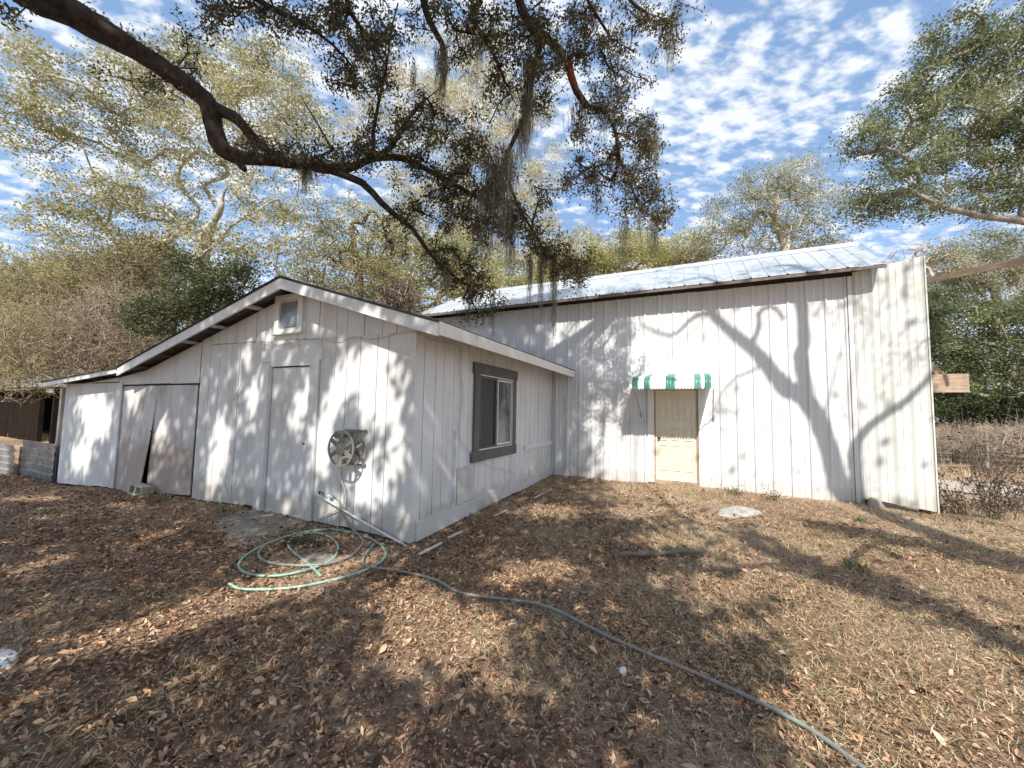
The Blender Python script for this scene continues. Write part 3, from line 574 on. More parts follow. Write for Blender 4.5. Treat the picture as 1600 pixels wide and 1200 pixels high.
# slab, litter objects
def blob(name, P, z, h, mt, label, cat, seed=0, kind=None):
    c = sum(P)/len(P); vs = [(0, 0, z+h)]; k = 40; pr = R_.random()*9; ring = smooth_path(list(P)+[P[0]], 8)[:-1]; n = len(ring)
    vs = [V(0, 0, h)]; fs = []
    for rr, hh in ((.55, h), (.85, h*.7), (1., -.02)):
        for i, q in enumerate(ring):
            w = 1+.14*mnoise.noise(Vector((q[0]*5, q[1]*5, pr))); d = (q-c)*rr*w; vs.append(V(d[0], d[1], hh+float(hgt(c[0]+d[0], c[1]+d[1])-hgt(c[0], c[1]))))
    for i in range(n):
        j = (i+1) % n; fs.append((0, 1+i, 1+j)); 
        for r in range(2): a = 1+r*n; fs.append((a+i, a+n+i, a+n+j, a+j))
    mb = MB(); mb.v = [tuple(map(float, v)) for v in vs]; mb.f = fs; mb.m = [0]*len(fs); o = mb.build(name, mt, smooth=True); o.location = (c[0], c[1], float(hgt(c[0], c[1]))+z); return tag(o, label, cat, kind=kind)
slab = [onz(x, y, .03) for x, y in ((345,838),(330,815),(360,803),(400,799),(480,812),(490,822),(440,836),(400,848))]
blob('doorstep_slab', slab, .0, .028, M['concrete'], 'sandy worn concrete slab at the foot of the plank door', 'slab')
blob('stepping_stone', [onz(x, y, .02) for x, y in ((462,878),(480,866),(520,864),(528,874),(500,886),(470,886))], .0, .03, M['concrete'], 'pale flat stone inside the hose loops', 'stone')
blob('lime_patch', [onz(x, y, .05) for x, y in ((1120,800),(1150,794),(1185,798),(1190,806),(1150,812),(1122,808))], 0, .03, weathered('white_gravel', (.62,.62,.60), (.34,.32,.28), .4, .6, .9, 30, (80,80,80), .9, .4), 'patch of white rubble on the ground right of the cream door', 'rubble')
blob('lime_patch', [onz(x, y, .0) for x, y in ((-30,1020),(10,1012),(32,1022),(22,1040),(0,1048),(-30,1050))], 0, .02, M['paper'], 'white spilled patch at the left edge of the yard', 'rubble')
blob('crumpled_paper', [onz(x, y, .0) for x, y in ((966,1050),(972,1045),(979,1047),(980,1055),(974,1059),(967,1057))], 0, .022, M['paper'], 'small crumpled white scrap lying beside the long hose', 'litter')
blob('rock', [onz(x, y, .1) for x, y in ((1355,782),(1362,774),(1376,776),(1384,788),(1370,792),(1356,790))], 0, .16, M['concrete'], 'pale stone block under the projecting metal sheet', 'stone')
# fallen branch
P = [V(1.25,4.52,.06), V(1.45,4.50,.07), V(1.65,4.56,.05), V(1.9,4.60,.06), V(2.1,4.62,.07), V(2.32,4.55,.05)]; o = P[0]; mb = MB()
mb.tube([p-o for p in smooth_path(P, 4)], [.02+.016*math.sin(i*.9)**2 for i in range(21)], 8, rough=.4); mb.tube([P[3]-o, P[3]-o+V(.12,.09,.05), P[3]-o+V(.2,.18,.04)], [.016,.01,.005], 6)
ob = mb.build('fallen_branch', M['bk_brown'], smooth=True); ob.location = tuple(o); tag(ob, 'dark broken branch lying on the leaves in the middle of the yard', 'branch')
for i, (a, c) in enumerate((((655,866),(690,848)), ((700,840),(722,830)), ((772,806),(792,797)), ((835,778),(862,764)))):
    p, q = onz(*a, .06), onz(*c, .07); o = (p+q)/2; mb = MB(); mb.bar(p-o, q-o, .03, .012); ob = mb.build('wood_strip', M['board2']); ob.location = tuple(o); tag(ob, ['longest white wooden strip, lying at the shed corner', 'short white strip, second from the shed corner along the side wall', 'short white strip lying below the patched part of the side wall', 'white strip lying near the meeting of shed and barn'][i], 'wood strip', 'strips along the side wall')

# ------------------------------------------------------------ leaves, twigs and tree growing
def leaf_arrays(cen, length, width, droop=0., flat=0.):
    n = len(cen); d = rng.normal(size=(n, 3)); d[:, 2] = d[:, 2]*(1-flat)-droop; d /= np.linalg.norm(d, axis=1)[:, None]
    u = rng.normal(size=(n, 3)); u[:, 2] *= (1-flat); u -= d*(u*d).sum(1)[:, None]; u /= np.linalg.norm(u, axis=1)[:, None]
    l = length*rng.uniform(.6, 1.25, n)[:, None]; w = width*rng.uniform(.6, 1.25, n)[:, None]; nn = np.cross(d, u)
    a = cen; t = cen+d*l; m1 = cen+d*l*.45+u*w/2+nn*w*.12; m2 = cen+d*l*.45-u*w/2+nn*w*.12
    v = np.stack([a, m1, t, m2], 1).reshape(-1, 3); f = np.arange(4*n).reshape(n, 4); return v, f
def grow(seed_pts, seed_par, targets, step=.5, jit=.12, sag=0.):
    nodes = [V(*p) for p in seed_pts]; par = list(seed_par); arr = np.zeros((len(nodes)+len(targets)*40, 3)); arr[:len(nodes)] = nodes; k = len(nodes); tips = []
    c = arr[:k].mean(0); order = np.argsort([np.min(np.linalg.norm(arr[:k]-t, axis=1)) for t in targets])
    for ti in order:
        t = targets[ti]; d = np.linalg.norm(arr[:k]-t, axis=1); i = int(np.argmin(d)); L = d[i]; ns = max(1, min(30, int(L/step))); p0 = arr[i].copy(); last = i
        pd = arr[i]-arr[par[i]] if par[i] >= 0 else V(0, 0, 1.); pd = pd/(np.linalg.norm(pd)+1e-9)*L*.45
        for s in range(1, ns+1):
            w_ = s/ns; q = p0+(t-p0)*w_+pd*2*w_*(1-w_)*(1-w_)
            if s < ns: q = q+rng.normal(size=3)*jit*step+V(0, 0, sag*math.sin(math.pi*s/ns)*L)
            if k >= len(arr): arr = np.vstack([arr, np.zeros((len(arr), 3))])
            arr[k] = q; par.append(last); last = k; k += 1
        tips.append(last)
    return arr[:k], par, tips
def radii(nodes, par, tips, tip_r=.01, ex=2.3, seedr=None):
    r = np.zeros(len(nodes)); 
    for t in tips: r[t] += tip_r**ex
    for i in range(len(nodes)-1, -1, -1):
        if par[i] >= 0: r[par[i]] += max(r[i], (tip_r*.8)**ex)
    r = np.maximum(r, (tip_r*.6)**ex)**(1/ex)
    if seedr is not None:
        for i, s in enumerate(seedr): r[i] = s
    return r
def skeleton_mesh(mb, nodes, par, r, origin, n_big=9, minr=0.):
    ch = {}; 
    for i, p in enumerate(par): ch.setdefault(p, []).append(i)
    stack = [(i, None) for i in ch.get(-1, [])]
    while stack:
        i, start = stack.pop(); chain = [i] if start is None else [start, i]
        cur = i
        while cur in ch:
            cs = sorted(ch[cur], key=lambda c: -r[c]); 
            for c in cs[1:]: stack.append((c, cur))
            cur = cs[0]; chain.append(cur)
        if len(chain) < 2: continue
        rr = [min(r[c], r[chain[1]]*1.0) if (start is not None and k == 0) else r[c] for k, c in enumerate(chain)]
        if max(rr) < minr: continue
        mx = max(rr); cp = [nodes[c]-origin for c in chain]
        if mx > .035 and len(cp) > 2:
            sb_ = (10 if n_big > 12 else 5) if mx > .07 else 2; cp = smooth_path(cp, sb_); rr = list(np.interp(np.linspace(0, len(rr)-1, len(cp)), np.arange(len(rr)), rr))
        mb.tube(cp, rr, n_big if mx > .08 else (6 if mx > .03 else 4 if mx > .012 else 3), cap=False, rough=.35 if mx > .07 else 0)
def make_tree(name, label, base, trunk, blobs, leafm, barkm, n_tips=160, leaves=120, spread_=.45, size=(.11,.06), group=None, cat='tree', tip_r=.012, trunk_r=None, step=.5, flat=.35, minr=.0, jit=.14, cap_r=.12, dense=1.15, rs=None):
    """trunk: list of world points from the base up; blobs: (centre, radii) crown lobes in world space"""
    base = V(*base); root = empty(name, label, cat, base, group=group)
    tr = [V(*p) for p in trunk]; w = np.array([b[1][0]*b[1][1]*b[1][2] for b in blobs])**(2/3); w /= w.sum(); T = []
    for (c, rad), wi in zip(blobs, w):
        k = max(3, int(n_tips*1.6*wi)); d = rng.normal(size=(k, 3)); d /= np.linalg.norm(d, axis=1)[:, None]; T.append(V(*c)+d*np.array(rad)*rng.uniform(.25, 1., (k, 1))**.5)
    T = np.vstack(T); nodes, par, tips = grow(tr, [-1]+list(range(len(tr)-1)), T, step, jit)
    r = radii(nodes, par, tips, tip_r*.95); leaves = int(leaves*dense); n_tips = n_tips
    r = np.where(np.arange(len(r)) < len(tr), r, np.minimum(r, cap_r))
    if trunk_r:
        f = trunk_r/r[0]
        if f > 1:
            for i in range(len(tr)): r[i] *= 1+(f-1)*(1-i/len(tr))
    if rs: r[:len(rs)] = rs
    mb = MB(); skeleton_mesh(mb, nodes, par, r, base, minr=minr); mb.build('trunk', barkm, root, smooth=True)
    tp = nodes[tips]; k = len(tp)*leaves; ci = np.repeat(np.arange(len(tp)), leaves); dens = rng.uniform(.15, 1, len(tp)); 
    off = rng.normal(size=(k, 3))*spread_*.58*V(1, 1, .5); cen = tp[ci]+off*(.6+.8*dens[ci])[:, None]; keep = rng.random(k) < dens[ci]; cen = cen[keep]; ci = ci[keep]
    v, f = leaf_arrays(cen-base, size[0]*.98, size[1]*1.2, flat=flat); clr = rng.uniform(0, 1, len(tp)); rn = np.clip(.7*clr[ci]+.3*rng.random(len(ci)), 0, 1)
    npmesh('crown', v, f, leafm, np.repeat(rn, 4), root); return root
def pxb(px, py, rx, ry, depth, rz=None):     # crown lobe seen at a pixel, at a distance
    c = atd(px, py, depth); s = depth/FPX; return (c, (rx*s, rz if rz else (rx+ry)*.45*s, ry*s))

# pale-limbed live oak behind the shed
D = 15.
tr = [atd(298, 640, D), atd(300, 560, D), atd(302, 480, D), atd(312, 410, D), atd(320, 372, D), atd(335, 345, D)]
make_tree('live_oak', 'big live oak behind the shed with a pale forked trunk and olive crown', tr[0]*V(1,1,0), [tr[0]*V(1,1,0)]+tr[1:]+[atd(346,318,D-.2), atd(356,290,D-.3)],
    [pxb(40,110,70,50,D-1.5), pxb(110,170,80,50,D-1), pxb(35,200,50,40,D-1), pxb(200,150,70,60,D), pxb(280,130,70,70,D+1), pxb(210,230,60,30,D+1), pxb(330,220,90,60,D), pxb(150,310,80,40,D), pxb(240,300,80,50,D-.5), pxb(90,350,60,35,D), pxb(180,390,100,40,D), pxb(300,400,110,40,D), pxb(400,160,70,60,D+1), pxb(440,110,50,50,D+2), pxb(480,220,60,60,D+1), pxb(420,300,70,40,D), pxb(430,380,70,50,D), pxb(360,100,60,50,D+2), pxb(120,430,80,25,D+1)],
    M['lf_olive'], M['bk_pale'], n_tips=450, leaves=140, spread_=.44, size=(.11,.055), trunk_r=.34, tip_r=.011, cap_r=.075)
# tall pale, moss-laden tree behind the middle
D = 23.
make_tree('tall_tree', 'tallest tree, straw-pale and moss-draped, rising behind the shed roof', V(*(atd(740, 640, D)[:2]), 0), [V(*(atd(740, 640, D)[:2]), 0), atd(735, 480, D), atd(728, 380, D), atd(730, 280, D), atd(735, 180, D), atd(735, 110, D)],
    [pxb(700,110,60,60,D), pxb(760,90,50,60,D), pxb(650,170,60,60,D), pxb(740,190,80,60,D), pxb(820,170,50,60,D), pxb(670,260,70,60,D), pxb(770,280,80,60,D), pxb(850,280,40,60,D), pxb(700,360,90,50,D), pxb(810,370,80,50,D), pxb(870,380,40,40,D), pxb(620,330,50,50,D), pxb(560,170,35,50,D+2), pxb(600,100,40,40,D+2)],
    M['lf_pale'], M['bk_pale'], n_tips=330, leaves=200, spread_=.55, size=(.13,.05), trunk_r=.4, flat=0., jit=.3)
D = 14.
make_tree('dark_limbed_oak', 'smaller oak with thin dark twisting limbs just behind the shed ridge', V(*(atd(560, 640, D)[:2]), 0), [V(*(atd(560, 640, D)[:2]), 0), atd(558, 520, D), atd(562, 450, D), atd(556, 400, D), atd(550, 350, D)],
    [pxb(540,360,60,50,D), pxb(600,400,60,40,D), pxb(500,420,50,40,D), pxb(570,440,80,30,D), pxb(620,350,30,40,D)], M['lf_olive'], M['bk_brown'], n_tips=120, leaves=130, spread_=.35, size=(.09,.045), trunk_r=.16)
D = 19.
make_tree('yellow_tree', 'yellow-green bushy tree between the shed ridge and the barn roof', V(*(atd(680, 640, D)[:2]), 0), [V(*(atd(680, 640, D)[:2]), 0), atd(680, 540, D), atd(684, 470, D)],
    [pxb(640,420,50,40,D), pxb(700,400,50,50,D), pxb(620,450,40,30,D), pxb(740,430,70,40,D), pxb(800,430,60,30,D+3), pxb(580,430,50,40,D+2), pxb(680,460,80,30,D)], M['lf_yellow'], M['bk_grey'], n_tips=180, leaves=200, spread_=.5, size=(.12,.06), trunk_r=.2)
D = 24.
make_tree('round_yellow_tree', 'rounded yellow-olive tree above the middle of the barn roof', V(*(atd(985, 640, D)[:2]), 0), [V(*(atd(985, 640, D)[:2]), 0), atd(985, 520, D), atd(985, 430, D)],
    [pxb(960,395,40,28,D), pxb(1000,385,40,30,D), pxb(1050,395,50,30,D), pxb(930,425,40,30,D), pxb(1000,420,80,40,D), pxb(880,440,60,40,D), pxb(1080,425,60,30,D)], M['lf_yellow'], M['bk_grey'], n_tips=200, leaves=210, spread_=.55, size=(.13,.07), trunk_r=.2)
D = 21.
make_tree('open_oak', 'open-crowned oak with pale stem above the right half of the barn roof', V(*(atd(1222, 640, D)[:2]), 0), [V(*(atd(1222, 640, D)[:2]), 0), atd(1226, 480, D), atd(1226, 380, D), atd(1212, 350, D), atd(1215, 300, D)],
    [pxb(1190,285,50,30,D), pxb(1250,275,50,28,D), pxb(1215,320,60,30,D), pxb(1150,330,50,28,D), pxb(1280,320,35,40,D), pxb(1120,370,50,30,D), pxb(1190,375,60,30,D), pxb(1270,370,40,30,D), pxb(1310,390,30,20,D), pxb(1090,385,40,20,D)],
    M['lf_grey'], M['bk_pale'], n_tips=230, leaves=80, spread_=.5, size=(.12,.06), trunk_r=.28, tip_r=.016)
D = 11.5
tb = atd(1790, 640, D)
make_tree('spreading_oak', 'large green oak leaning in from the right edge with long pale limbs', tb*V(1,1,0)+V(0,0,-.1), [tb*V(1,1,0)+V(0,0,-.1), atd(1780, 520, D), atd(1750, 420, D), atd(1690, 372, D), atd(1600, 346, D), atd(1540, 338, D), atd(1470, 322, D-.2), atd(1420, 296, D-.3)],
    [pxb(1500,60,50,40,D), pxb(1560,110,60,50,D), pxb(1470,120,50,45,D), pxb(1410,170,50,35,D), pxb(1500,190,70,40,D), pxb(1580,210,60,50,D), pxb(1360,220,40,28,D), pxb(1430,240,60,32,D), pxb(1380,290,50,30,D), pxb(1350,330,40,22,D), pxb(1440,320,60,26,D), pxb(1520,270,60,30,D), pxb(1590,290,40,30,D), pxb(1620,60,60,60,D), pxb(1640,180,60,80,D), pxb(1560,320,50,16,D)],
    M['lf_green'], M['bk_grey'], n_tips=420, leaves=135, spread_=.30, size=(.085,.04), trunk_r=.3, step=.4, cap_r=.05, tip_r=.013, rs=[.4,.34,.26,.17,.105,.09,.07,.05])
D = 20.
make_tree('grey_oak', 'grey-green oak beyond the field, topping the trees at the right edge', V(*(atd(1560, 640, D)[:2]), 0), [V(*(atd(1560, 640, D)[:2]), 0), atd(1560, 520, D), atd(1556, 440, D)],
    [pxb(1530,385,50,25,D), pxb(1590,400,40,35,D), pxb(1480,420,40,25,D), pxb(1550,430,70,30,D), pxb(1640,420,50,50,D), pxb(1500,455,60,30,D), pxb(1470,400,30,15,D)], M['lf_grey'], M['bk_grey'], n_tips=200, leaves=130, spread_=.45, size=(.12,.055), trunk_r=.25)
D = 17.
make_tree('broad_green_tree', 'broad leafy green tree filling the gap right of the barn above the wire fence', V(*(atd(1510, 640, D)[:2]), 0), [V(*(atd(1510, 640, D)[:2]), 0), atd(1512, 600, D), atd(1515, 560, D)],
    [pxb(1460,480,40,30,D), pxb(1510,500,50,40,D), pxb(1580,500,50,40,D), pxb(1470,550,50,40,D), pxb(1540,560,60,40,D), pxb(1610,560,50,50,D), pxb(1640,490,40,60,D), pxb(1420,520,40,60,D), pxb(1480,600,50,30,D), pxb(1560,610,60,30,D), pxb(1640,610,50,40,D), pxb(1420,610,40,30,D)], M['lf_green'], M['bk_grey'], n_tips=290, leaves=200, spread_=.45, size=(.11,.06), trunk_r=.25)
D = 15.
make_tree('dark_thicket', 'dark evergreen thicket low behind the plank ends right of the barn', V(*(atd(1490, 650, D)[:2]), 0), [V(*(atd(1490, 650, D)[:2]), 0), atd(1490, 630, D)],
    [pxb(1470,630,40,30,D), pxb(1520,635,50,30,D), pxb(1580,640,50,28,D), pxb(1640,640,50,30,D), pxb(1430,640,40,30,D)], M['lf_dark'], M['bk_brown'], n_tips=140, leaves=190, spread_=.3, size=(.09,.05), cat='shrub', trunk_r=.08)
D = 11.5
make_tree('evergreen_shrub', 'dark evergreen shrub crowding the left roof slope of the shed', V(*(atd(300, 650, D)[:2]), 0), [V(*(atd(300, 650, D)[:2]), 0), atd(300, 560, D), atd(300, 500, D)],
    [pxb(270,470,40,32,D), pxb(320,455,40,30,D), pxb(360,440,35,25,D), pxb(240,500,40,30,D), pxb(330,480,50,26,D), pxb(390,425,30,20,D), pxb(300,420,30,18,D)], M['lf_shrub'], M['bk_brown'], n_tips=130, leaves=120, spread_=.36, size=(.09,.04), cat='shrub', trunk_r=.07)
for i, (px, py, rx, ry, D, mt_, lab) in enumerate([(30,450,60,45,27,'lf_olive','far olive tree at the left edge of the photo'), (120,450,60,40,30,'lf_yellow','far yellowish tree behind the tan brush on the left'), (-70,430,60,70,24,'lf_olive','far tree just past the left edge of the photo'),
     (480,470,60,30,26,'lf_olive','far olive tree showing between trunks left of the shed ridge'), (880,400,60,45,32,'lf_pale','far straw-coloured tree behind the hanging branch tips'), (1400,470,50,50,30,'lf_grey','far grey tree hidden by the barn corner'), (200,470,60,60,26,'lf_olive','far olive tree behind the evergreen shrub'), (1720,520,70,100,22,'lf_green','green tree past the right edge of the photo'), (-190,480,80,100,20,'lf_olive','olive tree well left of the tin sheets')]):
    c = atd(px, 640, D)
    make_tree('distant_tree', lab, V(c[0], c[1], 0), [V(c[0], c[1], 0), atd(px, py+ry*.6, D), atd(px, py, D)], [pxb(px-rx*.4, py, rx*.7, ry*.8, D), pxb(px+rx*.5, py-ry*.2, rx*.6, ry*.7, D), pxb(px, py+ry, rx*1.1, ry*.8, D), pxb(px+rx*.3, py+ry*2, rx, ry*.8, D)], M[mt_], M['bk_grey'], n_tips=110, leaves=150, spread_=.7, size=(.2,.1), group='far trees')
# leafless tree
D = 18.
make_tree('bare_tree', 'leafless pinkish tree just right of the barn roof tip', V(*(atd(1440, 640, D)[:2]), 0), [V(*(atd(1440, 640, D)[:2]), 0), atd(1440, 500, D), atd(1438, 440, D)],
    [pxb(1420,400,40,22,D), pxb(1450,390,30,25,D), pxb(1440,430,40,22,D)], M['lf_tan'], M['twig'], n_tips=160, leaves=6, spread_=.2, size=(.05,.02), tip_r=.008, minr=.0, jit=.25)

# brush: tangles of tan twigs
def brush(name, label, c, rad, n, length=.8, w=.007, leafn=0, mt=None, up=.4, lm=None, lsz=(.06,.025), root_low=False, group=None, cat='shrub'):
    c = V(*c); base = V(c[0], c[1], float(hgt(c[0], c[1]))); root = empty(name, label, cat, base, group=group)
    d = rng.normal(size=(n, 3)); d /= np.linalg.norm(d, axis=1)[:, None]; P = c+d*np.array(rad)*rng.uniform(0, 1, (n, 1))**.45; P[:, 2] = np.maximum(P[:, 2], base[2]+.02)
    if root_low: P[:, 2] = base[2]+rng.uniform(0, .3, n)*rad[2]
    dr = rng.normal(size=(n, 3)); dr[:, 2] = abs(dr[:, 2])+up; dr /= np.linalg.norm(dr, axis=1)[:, None]; L = length*rng.uniform(.3, 1.2, (n, 1)); vs, fs = [], []
    segs = 3; pts = [P]; cur = P; dd = dr
    for s in range(segs):
        dd = dd+rng.normal(size=(n, 3))*.28+V(0, 0, -.08); dd /= np.linalg.norm(dd, axis=1)[:, None]; cur = cur+dd*L/segs; pts.append(cur)
    side = rng.normal(size=(n, 3)); side -= dr*(side*dr).sum(1)[:, None]; side /= np.linalg.norm(side, axis=1)[:, None]; s2 = np.cross(dr, side)
    ww = w*rng.uniform(.5, 1.5, (n, 1)); rows = []
    for k, q in enumerate(pts):
        t = (1-k/(segs+.5)); a = [q+side*ww*t, q-side*ww*t*.5+s2*ww*t*.86, q-side*ww*t*.5-s2*ww*t*.86]; rows.append(np.stack(a, 1))
    A = np.stack(rows, 1)-base     # n, segs+1, 3, 3
    v = A.reshape(-1, 3); idx = np.arange(n*(segs+1)*3).reshape(n, segs+1, 3); f = []
    for k in range(segs):
        for j in range(3): f.append(np.stack([idx[:,k,j], idx[:,k,(j+1)%3], idx[:,k+1,(j+1)%3], idx[:,k+1,j]], -1))
    npmesh('twigs', v, np.vstack(f), mt or M['twig'], parent=root)
    if leafn:
        allp = np.vstack(pts[1:]); ii = rng.integers(0, len(allp), leafn); v, f = leaf_arrays(allp[ii]-base+rng.normal(size=(leafn, 3))*.03, *lsz); npmesh('foliage', v, f, lm or M['lf_tan'], np.repeat(rng.random(leafn), 4), root)
    return root
brush('tan_brush', 'tangle of bare tan brush behind the low end of the shed', atd(170, 540, 13), (2.2, 1.2, 1.8), 2400, 1.1, .009, 30000, lm=M['lf_tan'])
brush('tan_brush', 'dry tan brush spilling over the old dark lean-to at the left edge', atd(40, 560, 12.5), (2.3, 1.2, 1.5), 2200, 1.1, .009, 26000, lm=M['lf_yellow'])
brush('tan_brush', 'dry brush standing left of the dark evergreen shrub', atd(220, 450, 15), (1.8, 1.2, 2.0), 1800, 1.1, .011, 22000, lm=M['lf_olive'], lsz=(.08,.035))
brush('tan_brush', 'pale dry scrub high behind the brush at the far left', atd(80, 480, 17), (3.2, 1.2, 2.2), 2400, 1.3, .013, 40000, lm=M['lf_olive'], lsz=(.09,.04))
brush('dark_cedar', 'small reddish-brown dead bush peeking over the shed roof beside the barn', atd(622, 480, 11), (.55, .4, .6), 700, .5, .01, 5000, up=1.5, lm=M['lf_dead'], lsz=(.07,.03))
brush('fence_brush', 'dry brown brush along the wire fence on the right', atd(1540, 694, 14), (4.5, .8, .45), 3600, .7, .007, 8000, up=.8)
brush('fence_brush', 'dry brush at the fence beyond the right edge', atd(1690, 700, 12), (3.0, .8, .5), 1600, .9, .009, 3000, up=.8)
for i, (x, y, h, n, lab) in enumerate([(1535,800,1.0,16,'tall dead weed nearest the metal barn corner'), (1590,800,.85,16,'dead brown weed at the right edge of the yard'), (1490,806,.5,14,'short dead weed at the foot of the projecting sheet'), (1560,815,.6,16,'low dead weed between the two taller ones')]):
    c = onz(x, y, -.02); brush('dead_weed', lab, (c[0], c[1], h*.3), (.30, .15, h*.1), int(n*1.5), h*1.9, .009, 420, up=6., mt=M['bk_brown'], lm=M['lf_dead'], lsz=(.05,.03), root_low=True, group='dead weeds right of the barn', cat='weed')
for i, (x, y, h, n, lab) in enumerate([(1108,762,.28,30,'small leafy weed beside the cream door step'), (1205,782,.22,25,'tuft of weeds at the foot of the barn wall'), (1150,775,.18,25,'low green weed between the door step and the rubble'), (1345,783,.3,30,'brown weed at the joint of barn wall and projecting sheet')]):
    c = onz(x, y, .1); brush('wall_weed', lab, (c[0], c[1], .1+h*.3), (.16, .1, h*.3), n, h, .0025, 160, up=1.2, mt=M['bk_brown'], lm=M['lf_dark'] if i != 3 else M['lf_dead'], lsz=(.035,.02), root_low=True, group='weeds along the barn wall', cat='weed')
c = onz(470, 850, .03); brush('weed_patch', 'dark green weedy patch inside the hose coil', (c[0], c[1], .06), (.26, .12, .05), 120, .12, .002, 900, lm=M['lf_dark'], lsz=(.03,.014), root_low=True, cat='weed')
c = onz(782, 800, .03); brush('wall_weed', 'dry wispy grass stems against the side wall skirting', (c[0]-.02, c[1], .15), (.45, .45, .12), 130, .35, .0018, 120, up=1.5, root_low=True, cat='weed', lsz=(.03,.006), group='weeds along the barn wall')

# wire fence on the right
fr_ = empty('wire_fence', 'sagging wire fence with leaning wooden posts across the dry field', 'fence', V(9, 13, 0))
fy = 12.6; xs_ = [9.5, 12.3, 15.2, 18.2, 21.5]
for k, x in enumerate(xs_):
    MB().tube([(x-9, fy-13-.1*k, -.2), (x-9+R_.uniform(-.06,.06), fy-13-.1*k, .6), (x-9+R_.uniform(-.1,.1), fy-13-.1*k, 1.25)], [.055,.05,.045], 8, rough=.3).build('post', M['bk_grey'], fr_)
mb = MB()
for z in (.2, .45, .7, .95, 1.15):
    mb.tube([(x, fy-13-.04*x+.02, z+.03*math.sin(x*1.1+z*5)) for x in np.arange(-.5, 14, .5)], .004, 4)
for x in np.arange(-.4, 13.5, .2): mb.tube([(x, fy-13-.04*x+.02, .15), (x, fy-13-.04*x+.02, 1.15)], .0025, 3)
mb.build('wire', M['tin'], fr_)

# dark old lean-to at the left
lt = empty('old_shack', 'dark weathered lean-to shack half hidden at the left edge', 'shed', K, -YAW)
def lp(px, py, y): q = loc(onplane(px, py, K+S_*y, S_)); return q
q0, q1 = lp(-60, 606, 3.), lp(88, 612, 3.); zl = lp(20, 605, 3.)[2]
mb = MB(); boards(mb, spread(q0[0]-3, q1[0]-1.8, .2), -.4, zl-.12, 3., .02, gap=.03); mb.build('wall', M['darkwood'], lt)
mb = MB(); mb.box(q1[0]-1.7, q1[0]-1.55, 2.95, 3.1, -.4, zl-.1); mb.box(q1[0]-.1, q1[0]+.05, 2.95, 3.1, -.4, zl-.1); mb.box(q0[0]-3, q1[0]-1.8, 5.9, 6., -.4, zl-.1); mb.build('post', M['darkwood'], lt)
mb = MB(); mb.hexa([(q0[0]-3.2,2.6,zl-.12),(q1[0]+.3,2.6,zl-.16),(q1[0]+.3,6.2,zl+.12),(q0[0]-3.2,6.2,zl+.16),(q0[0]-3.2,2.6,zl),(q1[0]+.3,2.6,zl-.05),(q1[0]+.3,6.2,zl+.2),(q0[0]-3.2,6.2,zl+.25)]); mb.build('roof', M['darkwood'], lt)

# ------------------------------------------------------------ the near oak hanging over the yard
ok = empty('overhanging_oak', 'dark live oak whose long limb and mossy twigs hang over the yard from above', 'tree', V(-9., 2.2, 0))
OB = V(-9., 2.2, 0)
def limb(pts): return [atd(x, y, d) for x, y, d in pts]
SK, PA, RD = [], [], []
def add(points, rad, parent):
    first = None
    for i, p in enumerate(points):
        SK.append(p); PA.append(parent); RD.append(rad[i]); parent = len(SK)-1
        if first is None: first = parent
    return first, parent
def rads(a, b, n): return list(np.linspace(a, b, n))
t0, t_top = add([V(-9,2.2,-.2), V(-8.9,2.2,1.5), V(-8.6,2.25,3.5), V(-8.3,2.4,5.2), V(-7.6,2.8,6.4)], [.5,.42,.38,.34,.3], -1)
mn = [(-60,-60,3.9),(30,-18,4.2),(96,14,4.5),(153,46,4.7),(211,78,4.9),(268,115,5.1),(326,162,5.3)]
a0, a_fork = add(limb(mn), [.155,.148,.142,.136,.128,.12,.112], t_top)
lo = [(334,199,5.3),(345,228,5.3),(362,242,5.4),(383,247,5.45),(422,250,5.55),(470,256,5.7),(510,264,5.8),(545,262,5.9),(583,248,6.),(612,246,6.1),(637,250,6.1),(700,283,6.3),(750,310,6.5),(790,350,6.7)]
_, lo_end = add(limb(lo), [.105,.10,.095,.082,.075,.07,.066,.062,.052,.047,.042,.034,.03,.02], a_fork); base_lo = a_fork+1
up_ = [(368,184,5.3),(402,222,5.35),(441,250,5.45),(480,258,5.6)]; add(limb(up_), [.075,.065,.055,.05], a_fork)
add(limb([(380,262,5.42),(382,268,5.42)]), [.05,.02], base_lo+2)
def sub(pts, r0, r1, parent): return add(limb(pts), rads(r0, r1, len(pts)), parent)
sub([(565,285,6),(596,317,6.1),(620,338,6.2),(645,358,6.2),(667,390,6.3),(690,415,6.4),(720,440,6.5)], .055, .02, base_lo+6)
sub([(612,229,6.1),(633,192,6.1),(650,172,6.2),(667,154,6.2),(690,135,6.3)], .04, .012, base_lo+8)
sub([(583,208,6),(592,158,6),(604,104,6),(612,42,6),(622,5,6)], .03, .012, base_lo+8)
sub([(520,235,5.9),(500,200,5.9),(470,150,6)], .02, .008, base_lo+5)
